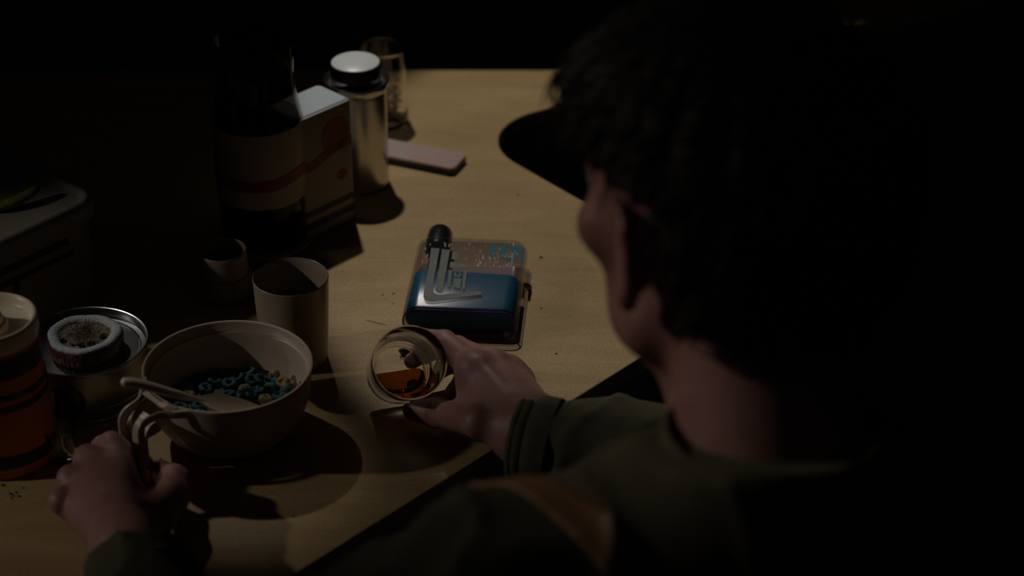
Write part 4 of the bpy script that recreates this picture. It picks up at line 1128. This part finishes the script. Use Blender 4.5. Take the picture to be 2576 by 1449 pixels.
# brown patch on the left shoulder (the jacket's own surface, lifted)
pc_ = SL*0.80 + NB*0.20 + by_*0.0
def patchf(X, Y, Z):
    x, y = (X-pc_.x)*bx_.x+(Y-pc_.y)*bx_.y, (X-pc_.x)*by_.x+(Y-pc_.y)*by_.y
    return np.maximum(np.maximum(jf(X, Y, Z)-0.0022, np.maximum(np.abs(x+0.3*y)-0.013, np.abs(y-0.01)-0.075)), 0.80-Z)
V, F_ = nets(patchf, [pc_.x-0.09, pc_.y-0.12, pc_.z-0.10], [pc_.x+0.09, pc_.y+0.14, pc_.z+0.10], 0.003)
pt = fastmesh('shoulder_patch', [(V-MO, F_)], M['leather'], jacket); pt['label'] = 'tan brown patch over the left shoulder'

# --- trousers and shoes
tr = keep(lambda X, Y, Z: blend(legs, ell(PV, (0.165, 0.125, 0.105), BXA), 0.05)(X, Y, Z)-0.020+folds(X, Y, Z)*0.6, half((0, 0, 0.60), (0, 0, 1)), 0.004)
fastmesh('trousers', [(lambda v: (v[0]-MO, v[1]))(nets(tr, blo, [bhi[0], bhi[1], 0.63], 0.008))], M['trousers'], man)
for an in (anR, anL):
    s_ = union([ell(an+Vector((0, 0, -0.035)), (0.045, 0.05, 0.05), BXA), ell(an+by_*0.09+Vector((0, 0, -0.062)), (0.047, 0.10, 0.036), BXA)], 0.03)
    s_ = keep(s_, half((0, 0, 0.002), (0, 0, -1)), 0.002); s_ = keep(s_, half((0, 0, 0.115), (0, 0, 1)), 0.002)
    fastmesh('shoe', [(lambda v: (v[0]-MO, v[1]))(nets(s_, [an.x-0.2, an.y-0.2, 0], [an.x+0.2, an.y+0.26, 0.13], 0.006))], M['shoe'], man)

# --- hair: a cap over the skull, built up from clumps
hcap = blend(ell(h(0, -0.016, 0.046), (0.087, 0.104, 0.092), AX), ell(h(0, -0.055, -0.005), (0.072, 0.056, 0.070), AX), 0.03)
hcap = blend(hcap, ell(h(-0.010, 0.050, 0.080), (0.066, 0.050, 0.036), AX), 0.03)
front = half(h(0, 0.070, 0.045), Ff*0.85 - Uu*0.52)
low = lambda X, Y, Z: -((X-HC.x)*Uu.x+(Y-HC.y)*Uu.y+(Z-HC.z)*Uu.z) + 0.038 - 1.9*np.clip(-((X-HC.x)*Ff.x+(Y-HC.y)*Ff.y+(Z-HC.z)*Ff.z)-0.030, 0, 0.055)
def clump(X, Y, Z):
    r = (X-HC.x)*Rr.x+(Y-HC.y)*Rr.y; f = (X-HC.x)*Ff.x+(Y-HC.y)*Ff.y+(Z-HC.z)*Ff.z; u = (X-HC.x)*Uu.x+(Y-HC.y)*Uu.y+(Z-HC.z)*Uu.z
    a = np.arctan2(f, r)
    return 0.0028*np.sin(19*a+26*u+2*np.sin(40*u)) + 0.0016*np.sin(47*a-30*u+3*np.sin(25*f))
hairf = lambda X, Y, Z: smax(smax(hcap(X, Y, Z) + clump(X, Y, Z), front(X, Y, Z), 0.012), low(X, Y, Z), 0.010)
hm_ = nets(hairf, [HC.x-0.15, HC.y-0.17, HC.z-0.13], [HC.x+0.15, HC.y+0.17, HC.z+0.17], 0.003)
hair = fastmesh('hair', [(hm_[0]-MO, hm_[1])], M['hair'], man)
# loose locks over the cap
rv, rf_ = [], []
rnd = random.Random(5)
VN = hm_[0]
pick = VN[np.random.RandomState(2).permutation(len(VN))[:2600]]
for p in pick:
    p = Vector(p); n_ = (p - h(0, -0.02, 0.03)).normalized()
    u_ = (p-HC).dot(Uu); f_ = (p-HC).dot(Ff)
    flow = (Ff*0.45 - Uu*(0.25 if u_ > 0.09 else 0.9) + Vector((rnd.uniform(-.2, .2), rnd.uniform(-.2, .2), rnd.uniform(-.15, .15))))
    flow = (flow - n_*flow.dot(n_)).normalized(); l = rnd.uniform(0.018, 0.042)
    if u_ < -0.02: l *= 0.5
    if f_ > -0.04 and u_ < 0.062: continue
    pts = [p - n_*0.003, p + flow*l*0.4 + n_*0.004, p + flow*l*0.8 + n_*0.0035, p + flow*l + n_*0.001]
    R_ = tube_rings(spline(pts, 3), [0.0011*(1-(i/9.0))**0.7+0.0001 for i in range(10)], 5); b0 = len(rv)
    for r_ in R_: rv.extend([q_-Vector(MO) for q_ in r_])
    for q_ in range(len(R_)-1):
        for k in range(5): rf_.append((b0+q_*5+k, b0+q_*5+(k+1) % 5, b0+(q_+1)*5+(k+1) % 5, b0+(q_+1)*5+k))
lk = mesh('hair_locks', rv, rf_, M['hair'], hair, fix=False); lk['kind'] = 'stuff'
